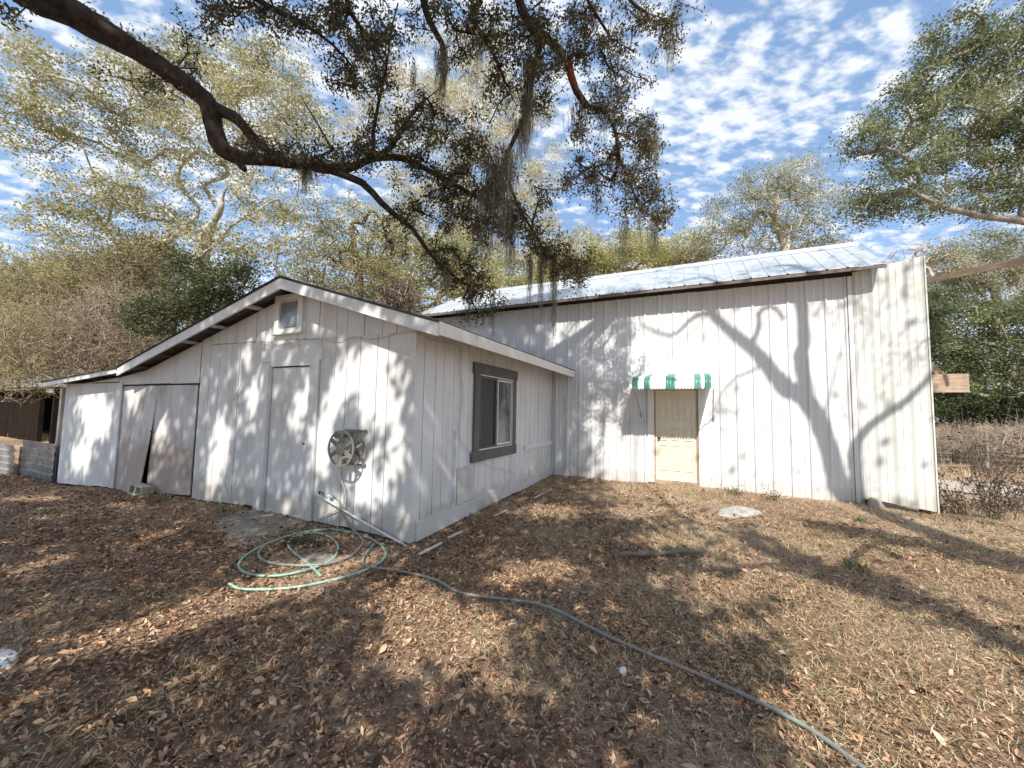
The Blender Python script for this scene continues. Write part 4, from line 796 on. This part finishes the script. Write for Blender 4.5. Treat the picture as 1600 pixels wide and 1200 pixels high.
# an upper limb passing above the frame carries the hanging branches
u0, u1 = add([V(-5.8,3.2,7.6), V(-3.6,3.8,8.3), V(-1.5,4.2,8.5), V(.2,4.4,8.5), V(1.8,4.7,8.5)], [.2,.18,.15,.13,.1], t_top)
U = [u0+i for i in range(5)]
sub([(655,-40,5.),(662,0,5.2),(671,33,5.3),(690,67,5.4),(694,85,5.4)], .06, .035, U[2])
sub([(806,-50,5.),(812,0,5.2),(822,28,5.3),(835,48,5.4),(862,67,5.5),(887,96,5.6),(893,120,5.7),(900,142,5.75),(917,165,5.8),(946,175,5.9),(962,208,6.),(967,242,6.1),(983,283,6.2),(1002,330,6.3)], .08, .016, U[3]); fF = len(SK)-14
sub([(842,75,5.5),(833,112,5.6),(828,140,5.7),(825,167,5.8),(812,200,5.9),(792,242,6.),(790,270,6.1),(808,317,6.2),(832,360,6.3),(850,390,6.4),(880,420,6.5)], .055, .014, fF+3)
sub([(745,-30,5.2),(740,15,5.3),(737,28,5.3),(758,62,5.4),(775,92,5.6),(790,130,5.7)], .05, .018, U[2])
sub([(520,-40,4.8),(545,15,5.),(575,60,5.2),(590,110,5.3)], .04, .012, U[1])
sub([(380,-40,4.6),(420,10,4.8),(470,35,5.),(520,70,5.2),(555,110,5.4)], .045, .012, U[1])
sub([(960,-50,5.3),(985,0,5.4),(1010,20,5.6),(1040,30,5.7)], .03, .01, U[4])
sub([(900,-30,5.3),(930,20,5.5),(955,60,5.7),(990,80,5.8)], .03, .01, U[4])
# leaf sprays: (px, py, rx, ry, depth, tips)
sp = [(330,30,50,25,4.9,14),(400,15,60,25,5.,24),(455,35,50,35,5.2,26),(520,30,50,45,5.2,34),(570,60,40,50,5.3,34),(560,120,35,40,5.5,20),(520,100,30,40,5.6,14),(620,40,40,50,5.5,26),(600,120,35,40,6.,16),
      (700,20,50,35,5.5,26),(760,50,50,40,5.5,34),(720,80,30,40,5.8,14),(820,40,55,45,5.5,40),(880,30,50,35,5.6,34),(870,100,50,35,5.7,34),(930,60,40,50,5.8,34),(960,110,30,40,5.9,22),(1010,30,50,40,5.7,32),(1045,50,25,40,5.8,16),(780,120,40,40,5.8,28),(830,160,35,40,5.9,20),
      (650,180,50,40,6.1,28),(600,210,50,35,6.,28),(690,200,45,45,6.2,34),(740,230,50,45,6.2,40),(660,250,60,35,6.2,36),(560,240,50,25,5.9,26),(500,250,40,18,5.8,20),(460,230,40,20,5.6,12),(720,290,50,45,6.3,44),(770,300,45,50,6.4,46),(740,350,45,40,6.5,36),(690,330,45,35,6.4,28),(640,330,35,30,6.2,20),
      (700,400,35,40,6.5,30),(735,440,35,40,6.6,34),(755,480,35,30,6.8,20),(800,350,35,35,6.5,30),(840,380,35,30,6.5,30),(880,405,38,25,6.6,36),(900,430,25,20,6.7,16),(850,310,20,25,6.3,8),(610,370,30,30,6.3,10),
      (940,170,35,25,6.,22),(985,190,35,40,6.1,36),(1010,230,28,40,6.2,36),(960,240,28,30,6.1,18),(920,270,35,25,6.2,20),(890,290,28,25,6.3,12),(970,290,40,28,6.2,32),(1015,300,28,35,6.3,32),(1030,335,18,18,6.4,12),(990,330,30,18,6.3,12),(905,200,20,20,5.9,6),
      (150,100,10,8,4.7,1),(15,30,12,8,4.3,3),(240,130,25,10,4.9,5),(300,120,20,30,5.,5),(380,215,25,20,5.3,7),(420,235,30,15,5.5,8)]
T = []; 
for (px, py, rx, ry, d, n) in sp:
    for _ in range(n):
        t = R_.gauss(0, .55), R_.gauss(0, .55); T.append(atd(px+rx*t[0], py+ry*t[1], d+R_.gauss(0, .35)))
nodes, par, tips = grow(SK, PA, np.array(T), .22, .22)
r = radii(nodes, par, tips, .0045, 2.2, RD)
mb = MB(); skeleton_mesh(mb, nodes, par, r, OB, 22, 0.); mb.build('trunk', M['bk_oak'], ok, smooth=True)
# a stripped reddish stretch of one hanging branch
mb = MB(); mb.tube([nodes[fF+k]-OB for k in (5, 6, 7, 8)], [RD[fF+k]+.004 for k in (5, 6, 7, 8)], 10, rough=.2); mb.build('stripped_limb', M['bk_red'], ok, smooth=True, label='reddish stripped stretch of a hanging branch')
# ferns and leaves riding on the big limb
fern = []
for a in list(range(a0, a_fork))+list(range(base_lo+3, base_lo+9)):
    p, q = nodes[a], nodes[a+1]
    for _ in range(110):
        t = R_.random(); fern.append(p+(q-p)*t+V(R_.gauss(0,.05), R_.gauss(0,.05), RD[a]*.8+abs(R_.gauss(0,.05))))
v, f = leaf_arrays(np.array(fern)-OB, .06, .022, flat=0.); npmesh('ferns', v, f, M['lf_olive'], np.repeat(rng.random(len(fern))*.5, 4), ok)
NP = 40; tp = nodes[tips]; pr_ = nodes[[par[t] for t in tips]]; cen = []
for k in range(NP):
    t = rng.random((len(tp), 1))*1.5; cen.append(pr_+(tp-pr_)*t+rng.normal(size=tp.shape)*.055)
cen = np.vstack(cen); v, f = leaf_arrays(cen-OB, .062, .024, droop=.35); npmesh('crown', v, f, M['lf_oak'], np.repeat(rng.random(len(cen)), 4), ok)
# spanish moss
def moss(px, py, d, w, L, n):
    base = atd(px, py, d); pts = []; P = base+rng.normal(size=(n, 3))*V(w, w, .05); ln = L*rng.uniform(.25, 1, n)**.8; segs = 7; prev = P; vs = []; ph = rng.uniform(0, 6, (n, 2)); sg = rng.uniform(0, math.pi, n); sx = np.stack([np.cos(sg), np.sin(sg), 0*sg], 1)*.0035
    rows = [np.stack([P-sx, P+sx], 1)]
    for k in range(1, segs+1):
        t = k/segs; q = P+np.stack([.025*np.sin(ph[:,0]+t*5)+rng.normal(size=n)*.008-w*.0, .025*np.cos(ph[:,1]+t*4)+rng.normal(size=n)*.008, -ln*t], 1); q[:, :2] = q[:, :2]+(base[:2]-q[:, :2])*.35*t
        s2 = sx*(1-.6*t); rows.append(np.stack([q-s2, q+s2], 1))
    A = np.stack(rows, 1); idx = np.arange(n*(segs+1)*2).reshape(n, segs+1, 2); f = np.vstack([np.stack([idx[:,k,0], idx[:,k,1], idx[:,k+1,1], idx[:,k+1,0]], -1) for k in range(segs)])
    # fine side curls
    cc = A.mean(2).reshape(-1, 3); cc = cc[rng.integers(0, len(cc), n*14)]; v2, f2 = leaf_arrays(cc, .035, .0035, droop=.8)
    v = np.vstack([A.reshape(-1, 3), v2])-OB; f = np.vstack([f, f2+len(A.reshape(-1, 3))]); npmesh('spanish_moss', v, f, M['moss'], np.concatenate([np.repeat(rng.random(n), (segs+1)*2), np.repeat(rng.random(len(cc)), 4)]), ok)
for a in [(690,78,5.4,.05,.75,90),(694,100,5.4,.04,.5,50),(826,95,5.6,.05,1.5,150),(822,150,5.8,.06,.9,120),(815,190,5.9,.05,.7,70),(790,240,6.,.10,1.5,190),(770,260,6.2,.12,1.5,170),(752,300,6.3,.12,1.2,120),(800,330,6.3,.09,1.2,100),(828,400,6.5,.03,.9,45),(846,400,6.5,.03,1.2,50),(866,400,6.6,.04,1.5,80),(905,420,6.7,.03,.5,25),(908,165,5.8,.10,.75,60),(940,180,5.9,.06,.6,30),(1022,210,6.2,.06,.8,60),(1000,320,6.3,.05,.7,40),(975,345,6.3,.06,.7,40),(1022,345,6.3,.05,.75,40),(1045,60,5.8,.05,.6,40),(648,100,5.6,.03,.6,25),(478,262,5.7,.05,.45,70),(872,60,5.5,.06,.6,40),(930,130,5.9,.05,.5,30),(735,430,6.6,.05,.8,50),(700,420,6.5,.05,.6,40),(770,460,6.8,.03,.9,30),(750,60,5.4,.04,.5,30),(935,300,6.2,.05,.5,25),(560,70,5.2,.05,.4,25)]: moss(*a)
P = limb([(478,285,5.7),(482,305,5.7)])
# ------------------------------------------------------------ unseen trees behind the viewer, crowns shaped to cast the yard's shade and sun patches
lit = []; dark = []
def patch(store, surf, px, py, rx, ry, ang=0., val=0.):
    sf = {'G': lambda x, y: onz(x, y, 0), 'B': lambda x, y: W(*bwall(x, y)), 'F': lambda x, y: W(*fwall(x, y))}[surf]
    ca, sa = math.cos(math.radians(ang)), math.sin(math.radians(ang)); c = gsp(sf(px, py)); e1 = gsp(sf(px+rx*ca, py+rx*sa))-c; e2 = gsp(sf(px-ry*sa, py+ry*ca))-c
    store.append((c, np.linalg.inv(np.stack([e1, e2], 1)), val))
for a in [('G',690,985,125,95),('G',630,930,60,30),('G',850,892,80,22,5),('G',790,905,40,20),('G',400,925,220,30,-17),('G',300,960,80,14,-22),('G',490,900,60,30),('G',60,885,90,8,-12),('G',250,838,60,7,-22),('G',40,770,60,6),('G',190,790,40,5),
          ('G',860,800,60,14),('G',980,805,40,10),('G',1040,845,50,14),('G',1230,835,80,12,25),('G',1180,800,60,10),('G',1110,925,50,25),('G',1290,930,60,20,25),('G',1400,1000,300,60,25),('G',1250,980,80,22,15),('G',1500,900,120,16,22),('G',1280,1060,90,30,20),('G',1450,1150,220,80,10),('G',1250,1150,120,40,20),('G',1330,870,60,10,22),('G',1590,840,50,8),('G',1150,990,60,16),('G',1030,905,30,12),('G',130,1110,60,25,-20),('G',330,1040,60,12,-20),('G',560,1130,40,20),
          ('B',895,505,26,22),('B',870,530,14,18),('B',935,620,26,55),('B',955,680,20,20),('B',1000,480,40,22),('B',1040,500,60,60),('B',905,560,14,14),('B',980,540,22,26),('B',920,660,14,16),('B',985,600,14,20),('B',1060,560,60,30),('B',880,620,8,20),
          ('F',560,585,44,40),('F',590,610,48,64),('F',600,540,36,12),('F',520,640,14,70,8),('F',470,635,14,50,14),('F',500,700,20,60),('F',575,760,34,50),('F',520,790,20,30),('F',620,700,16,60),('F',600,660,24,24),('F',395,620,12,50,8),('F',345,690,18,45),('F',330,740,18,40),('F',450,795,12,14),('F',430,525,26,20),('F',500,510,20,12),('F',250,660,16,50),('F',150,650,30,50),('F',210,610,16,40),('F',130,720,20,30),('F',560,510,30,8),('F',380,560,14,20)]:
    patch(lit, a[0], *a[1:])
for a in [('G',1250,880,200,14,25),('G',1420,930,200,14,26),('G',1180,1020,90,16,30),('G',1100,1000,60,40),('G',1400,850,200,8,12),('G',900,1050,200,90),('G',1580,1060,80,12,25),('G',1050,1120,90,60)]: patch(dark, a[0], *a[1:])
def shade(g):
    gx, gy = g[:, 0], g[:, 1]
    edge = 1.4+.12*(gy-6); m = .93-.80/(1+np.exp(-(gx-edge-np.where(gy < 6.5, .8, -.0))/.30))
    m = np.where((gy > 10.5) & (gx < 2.2), .8, m); m = np.where((gx >= 2.2) & (gy > 7.2), np.minimum(m, .06), m)
    for st, tgt in ((dark, .85), (lit, .0)):
        for c, Mi, _ in st:
            q = (g-c)@Mi.T; e = np.exp(-((q**2).sum(1))**2.2*.8); m = m*(1-e)+tgt*e
    return m
npt = 130000; g = np.stack([rng.uniform(-13.5, 8, npt), rng.uniform(.6, 16, npt)], 1); m = shade(g)
nz_ = np.array([mnoise.noise(Vector((x*1.9, y*1.5, 3.))) for x, y in g]); m = m*m*(3-2*m); m2 = m*np.clip(1.1+.5*nz_, 0, 1.3)
keep = (rng.random(npt) < m2) & ~((g[:, 0] < -5.5) & (g[:, 1] > 12.)) & (g[:, 1] < 14.8); g = g[keep]
hmin = np.maximum(5.2, (g[:, 1]+1.2)/GY); h = hmin+rng.uniform(0, 1.3, len(g)); h += 1.2*np.array([mnoise.noise(Vector((x*.5, y*.5, 9.))) for x, y in g])*0
SC = np.stack([g[:, 0]-GX*h, g[:, 1]-GY*h, h], 1)
cents = [(-10.5, -6.5), (-5.6, -6.0), (-1.2, -7.0), (3.4, -6.5)]
own = np.argmin(np.stack([abs(SC[:, 0]-cx) for cx, _ in cents], 1), 1)
labs = ['leftmost of the tall oaks standing behind the viewer', 'oak behind the viewer, second from the left, shading the shed', 'oak directly behind the viewer, shading the barn wall', 'rightmost leafy oak behind the viewer, thin over the right half of the yard']
for k, (cx, cy) in enumerate(cents):
    P = SC[own == k]; base = V(cx, cy, -.1); root = empty('shade_oak', labs[k], 'tree', base, group='oaks behind the viewer')
    tg_ = P[rng.choice(len(P), 150, replace=False)]; tr = [base, base+V(.1, .3, 2.5), base+V(.0, .9, 5)]; nodes, par, tips = grow(tr, [-1, 0, 1], tg_, .6, .2); r = radii(nodes, par, tips, .010, 2.3); r[0] = .34; r[1] = .28; r[2] = .24
    mb = MB(); skeleton_mesh(mb, nodes, par, r, base, 8, .006); mb.build('trunk', M['bk_brown'], root, smooth=True)
    v, f = leaf_arrays(P-base, .20, .12, flat=.2); npmesh('crown', v, f, M['lf_oak'], np.repeat(rng.random(len(P)), 4), root)
# the forked tree whose limbs throw the big shadow on the barn wall
def back(px, py, y=1.2):
    w_ = W(*bwall(px, py)); s = (w_[1]-y)/LD[1]; return w_-LD*s
m1 = [(1338,800),(1312,760),(1292,690),(1264,630),(1224,602),(1197,570),(1167,538),(1136,513),(1113,490),(1105,460),(1095,430)]
B1 = [back(*q) for q in m1]; base = V(B1[0][0]-.3, 1.0, -.1)
tree2 = empty('forked_tree', 'tall bare-limbed forked tree behind the viewer that shadows the barn wall', 'tree', base)
sk = [base, base+V(.05,0,2.5), base+V(.15,.1,5.5)]+B1; pa = [-1]+list(range(len(sk)-1)); rd = [.32,.26,.21]+[.175,.155,.14,.145,.125,.105,.10,.09,.075,.06,.045]
def addb(pts, r0, r1, parent, conv=back):
    for i, q in enumerate(pts):
        sk.append(conv(*q)); pa.append(parent); rd.append(r0+(r1-r0)*i/max(1, len(pts)-1)); parent = len(sk)-1
    return parent
addb([(1250,560),(1256,535),(1252,480),(1247,445),(1240,400)], .115, .075, 3+3)
addb([(1334,740),(1334,700),(1350,676),(1376,656),(1408,636),(1440,604),(1470,560)], .085, .035, 3+0)
addb([(1105,490),(1085,495),(1067,512),(1048,525),(1017,515),(1000,505)], .05, .02, 3+8)
addb([(1178,532),(1186,506),(1186,490),(1197,481),(1213,483),(1224,500)], .05, .03, 3+6)
addb([(1150,590),(1130,610),(1115,640)], .03, .015, 3+5); addb([(1290,640),(1300,600),(1310,560)], .02, .012, 3+2)
T = [back(R_.gauss(x, sx), R_.gauss(y, sy), 1.2+R_.uniform(-1, .4)) for x, y, sx, sy, n in ((1290,440,90,20,26),(1190,420,80,20,20),(1420,560,30,30,10),(1060,470,50,30,16),(1290,720,30,20,3),(1190,720,20,20,3),(1110,650,20,15,4),(1380,500,30,50,5)) for _ in range(n)]
nodes, par, tips = grow(sk, pa, np.array(T), .4, .2); r = radii(nodes, par, tips, .007, 2.3, rd); mb = MB(); skeleton_mesh(mb, nodes, par, r, base, 10, 0.); mb.build('trunk', M['bk_brown'], tree2, smooth=True)
tp = nodes[tips]; cen = np.repeat(tp, 26, 0)+rng.normal(size=(len(tp)*26, 3))*.22; v, f = leaf_arrays(cen-base, .08, .035); npmesh('crown', v, f, M['lf_oak'], np.repeat(rng.random(len(cen)), 4), tree2)

# ------------------------------------------------------------ litter and straw on the ground
def inside_building(x, y):
    d = np.stack([x, y], 1)-K[:2]; lx = d@X_[:2]; ly = d@S_[:2]
    return ((lx > -10.9) & (lx < .03) & (ly > -.02)) | ((ly > BY-.03) & (lx < 7) & (lx > -5)) 
def scatter(n, y0, y1, power=1., xr=1.42):
    y = y0+(y1-y0)*rng.random(n)**power; x = rng.uniform(-xr, xr, n)*(y+.3); k = ~inside_building(x, y); return x[k], y[k]
def ground_leaves(n, y0, y1, ln, wd, power, name, mt, label_keep=None, tilt=.35, bias=None):
    x, y = scatter(n, y0, y1, power)
    dn = np.array([mnoise.noise(Vector((a*.9, b*.9, 2.))) for a, b in zip(x, y)]); k = rng.random(len(x)) < np.clip(.75+.7*dn+(bias(x, y) if bias else 0), .12, 1); x, y = x[k], y[k]; n = len(x)
    z = hgt(x, y)+rng.uniform(.006, .028, n); c = np.stack([x, y, z], 1); th = rng.uniform(0, 2*math.pi, n); el = rng.normal(size=n)*tilt
    d = np.stack([np.cos(th)*np.cos(el), np.sin(th)*np.cos(el), np.sin(el)], 1); u = np.stack([-np.sin(th), np.cos(th), rng.normal(size=n)*.5], 1); u /= np.linalg.norm(u, axis=1)[:, None]; nn = np.cross(d, u); nn *= np.sign(nn[:, 2])[:, None]
    l = (ln*.85*np.exp(rng.normal(size=n)*.38))[:, None].clip(.01, .085); w = l*wd/ln*rng.uniform(.7, 1.35, n)[:, None]; cu = (rng.uniform(-.1, .5, n))[:, None]*w
    a = c-d*l/2-nn*cu*.3; t = c+d*l/2+nn*cu*.6; p1 = c-d*l*.08+u*w/2+nn*cu; p2 = c-d*l*.08-u*w/2+nn*cu; q1 = c+d*l*.25+u*w*.34+nn*cu; q2 = c+d*l*.25-u*w*.34+nn*cu; mid = c+nn*0
    v = np.stack([a, p1, q1, t, q2, p2, mid], 1).reshape(-1, 3); b = np.arange(n)[:, None]*7; f = np.vstack([b+np.array([0,1,6]), b+np.array([1,2,6]), b+np.array([2,3,6]), b+np.array([3,4,6]), b+np.array([4,5,6]), b+np.array([5,0,6])])
    npmesh(name, v, f, mt, np.repeat(rng.random(n), 7), kind='stuff')
for i in range(46):
    x, y = scatter(1, 1.6, 8., .8)
    if not len(x): continue
    x, y = float(x[0]), float(y[0]); th = R_.uniform(0, math.pi); L = R_.uniform(.08, .28); z = float(hgt(x, y))+.025; mb = MB()
    mb.tube([(-L/2*math.cos(th), -L/2*math.sin(th), .0), (R_.gauss(0,.012), R_.gauss(0,.012), .012), (L/2*math.cos(th), L/2*math.sin(th), .004)], [.005,.0045,.0025], 5)
    o = mb.build('fallen_twig', M['bk_brown'], smooth=True); o.location = (x, y, z); tag(o, 'thin brown twig lying loose on the leaf litter', 'twig', 'loose twigs on the leaf litter')
lb = lambda x, y: np.clip(.2-.22*(x+.3), -.62, .15)
ground_leaves(38000, 1.2, 5., .043, .0165, .8, 'leaf_litter', M['litter'], bias=lb)
ground_leaves(90000, 1.2, 6., .022, .009, .8, 'leaf_crumbs', M['litter'])
ground_leaves(100000, 4.5, 13., .052, .021, .8, 'leaf_litter', M['litter'], bias=lb)
def ground_straw(n, y0, y1, ln, wd, power, name, mt, bias, rr=(0, 1), up=.3):
    x, y = scatter(n, y0, y1, power); dn = np.array([mnoise.noise(Vector((a*.8, b*.8, 7.))) for a, b in zip(x, y)]); k = rng.random(len(x)) < np.clip(.4+.9*dn+bias(x, y), .05, 1); x, y = x[k], y[k]; n = len(x)
    c = np.stack([x, y, hgt(x, y)+rng.uniform(.0, .02, n)], 1); th = rng.uniform(0, 2*math.pi, n); el = abs(rng.normal(size=n))*up; l = (ln*rng.uniform(.4, 1.4, n))[:, None]; w = wd*rng.uniform(.5, 1.3, n)[:, None]
    d = np.stack([np.cos(th)*np.cos(el), np.sin(th)*np.cos(el), np.sin(el)], 1); u = np.stack([-np.sin(th), np.cos(th), 0*th], 1); mid = c+d*l*.5+V(0,0,1)*l*.08; t = c+d*l+rng.normal(size=(n,3))*.01
    t[:, 2] = np.maximum(t[:, 2], c[:, 2]); v = np.stack([c-u*w, c+u*w, mid+u*w*.8, mid-u*w*.8, t], 1).reshape(-1, 3); b = np.arange(n)[:, None]*5
    f = np.vstack([b+np.array([0,1,2]), b+np.array([0,2,3]), b+np.array([3,2,4])]); npmesh(name, v, f, mt, np.repeat(rr[0]+(rr[1]-rr[0])*rng.random(n), 5), kind='stuff')
sb = lambda x, y: np.clip(.02+(x+.5)*.2, -.35, .6)
ground_straw(120000, 1.2, 5.5, .07, .0016, .8, 'dry_grass', M['straw'], sb)
ground_straw(190000, 4.5, 13., .085, .0026, .8, 'dry_grass', M['straw'], sb)
ground_straw(30000, 11., 30., .35, .006, 1., 'field_grass', M['straw'], lambda x, y: np.where(x > 7, .5, -.6), (0, .8), up=.9)
gb_ = lambda x, y: np.clip(-.62+.05*x, -.62, -.35)
ground_straw(50000, 1.2, 6., .055, .0014, .8, 'green_grass', M['blade'], gb_, up=.5)
ground_straw(70000, 5., 13., .07, .0024, .8, 'green_grass', M['blade'], gb_, up=.5)
# green tufts
for i, (x, y, lab) in enumerate([(1338,890,'green grass tuft in the middle of the right half of the yard'), (1345,822,'green grass tuft in front of the projecting metal sheet'), (1540,820,'green grass tuft among the dead weeds'), (245,785,'low green tuft by the cinder block'), (345,805,'green tuft left of the doorstep slab')]):
    c = onz(x, y, .0); z = float(hgt(c[0], c[1])); n = 60; P = rng.normal(size=(n, 3))*V(.05, .05, 0); d = rng.normal(size=(n, 3))*V(.5, .5, .2)+V(0, 0, 1); d /= np.linalg.norm(d, axis=1)[:, None]; L = rng.uniform(.06, .15, (n, 1)); u = np.cross(d, V(0, 0, 1)); u /= np.linalg.norm(u, axis=1)[:, None]+1e-6
    m_ = P+d*L*.6; t = P+d*L+V(0,0,-.02)+d*V(1,1,0)*L*.5; v = np.stack([P-u*.003, P+u*.003, m_+u*.003, m_-u*.003, t], 1).reshape(-1, 3); b = np.arange(n)[:, None]*5; f = np.vstack([b+np.array([0,1,2]), b+np.array([0,2,3]), b+np.array([3,2,4])])
    o = npmesh('grass_tuft', v, f, M['blade'], np.repeat(rng.random(n), 5)); o.location = (c[0], c[1], z); tag(o, lab, 'grass tuft', 'green grass tufts')

# ------------------------------------------------------------ light, sky, camera
az = math.atan2(-LD[0], -LD[1]); elv = math.asin(-LD[2])
sun = bpy.data.lights.new('sun', 'SUN'); sun.energy = 4.6; sun.angle = math.radians(.53); sun.color = (1, .955, .88)
so = bpy.data.objects.new('sun', sun); COL.objects.link(so); so.rotation_euler = Vector(LD).to_track_quat('-Z', 'Y').to_euler(); so.location = (0, -20, 30)
wd = bpy.data.worlds.new('World'); scene.world = wd; wd.use_nodes = True; nt = wd.node_tree; nt.nodes.clear()
out = nt.nodes.new('ShaderNodeOutputWorld'); bg = nt.nodes.new('ShaderNodeBackground'); sky = nt.nodes.new('ShaderNodeTexSky'); sky.sky_type = 'NISHITA'; sky.sun_disc = False; sky.sun_elevation = elv; sky.sun_rotation = az % (2*math.pi); sky.air_density = 1.; sky.dust_density = .6; sky.ozone_density = 1.5
bg.inputs[1].default_value = .15
tc = nt.nodes.new('ShaderNodeTexCoord'); sx = nt.nodes.new('ShaderNodeSeparateXYZ'); nt.links.new(tc.outputs['Generated'], sx.inputs[0])
def mth(op, a, b=None, c=None):
    n = nt.nodes.new('ShaderNodeMath'); n.operation = op
    for i, x in enumerate((a, b, c)):
        if x is None: continue
        if isinstance(x, (int, float)): n.inputs[i].default_value = x
        else: nt.links.new(x, n.inputs[i])
    return n.outputs[0]
zz = mth('ADD', mth('MAXIMUM', sx.outputs[2], 0.), .12); cv = nt.nodes.new('ShaderNodeCombineXYZ'); nt.links.new(mth('DIVIDE', sx.outputs[0], zz), cv.inputs[0]); nt.links.new(mth('DIVIDE', sx.outputs[1], zz), cv.inputs[1])
mp = nt.nodes.new('ShaderNodeMapping'); mp.inputs['Rotation'].default_value = (0, 0, math.radians(-35)); mp.inputs['Scale'].default_value = (1.0, 1.55, 1); nt.links.new(cv.outputs[0], mp.inputs[0])
c1 = noise(nt, 12.5, 3, .55, vec=mp.outputs[0]); c2 = noise(nt, .8, 2, .5, vec=mp.outputs[0]); c3 = noise(nt, 19., 4, .6, vec=mp.outputs[0])
s = mth('MULTIPLY', mth('ADD', mth('ADD', mth('MULTIPLY', c1, 1.0), mth('MULTIPLY', c2, .6)), mth('MULTIPLY', c3, .3)), .5)
mask = ramp(nt, s, [(.415, (0,0,0)), (.565, (1,1,1))]); 
m_n = mask.node; m_n.color_ramp.interpolation = 'EASE'
skyc = mixc(nt, .45, sky.outputs[0], (1.75, 2.9, 4.8))
fin = mixc(nt, mask, skyc, (4.7, 4.95, 5.3)); nt.links.new(fin, bg.inputs[0]); nt.links.new(bg.outputs[0], out.inputs[0])
cam = bpy.data.cameras.new('camera'); co = bpy.data.objects.new('camera', cam); COL.objects.link(co); scene.camera = co
cam.sensor_width = 36; cam.sensor_fit = 'HORIZONTAL'; cam.lens = 36*FPX/1600; cam.clip_start = .05; cam.clip_end = 2000
Mx = Matrix(((CR[0], CU[0], -CF[0], C0[0]), (CR[1], CU[1], -CF[1], C0[1]), (CR[2], CU[2], -CF[2], C0[2]), (0, 0, 0, 1))); co.matrix_world = Mx
scene.view_settings.view_transform = 'Standard'; scene.view_settings.look = 'None'; scene.view_settings.gamma = 1; scene.view_settings.exposure = .48
scene.cycles.max_bounces = 6; scene.cycles.diffuse_bounces = 3; scene.cycles.transparent_max_bounces = 4
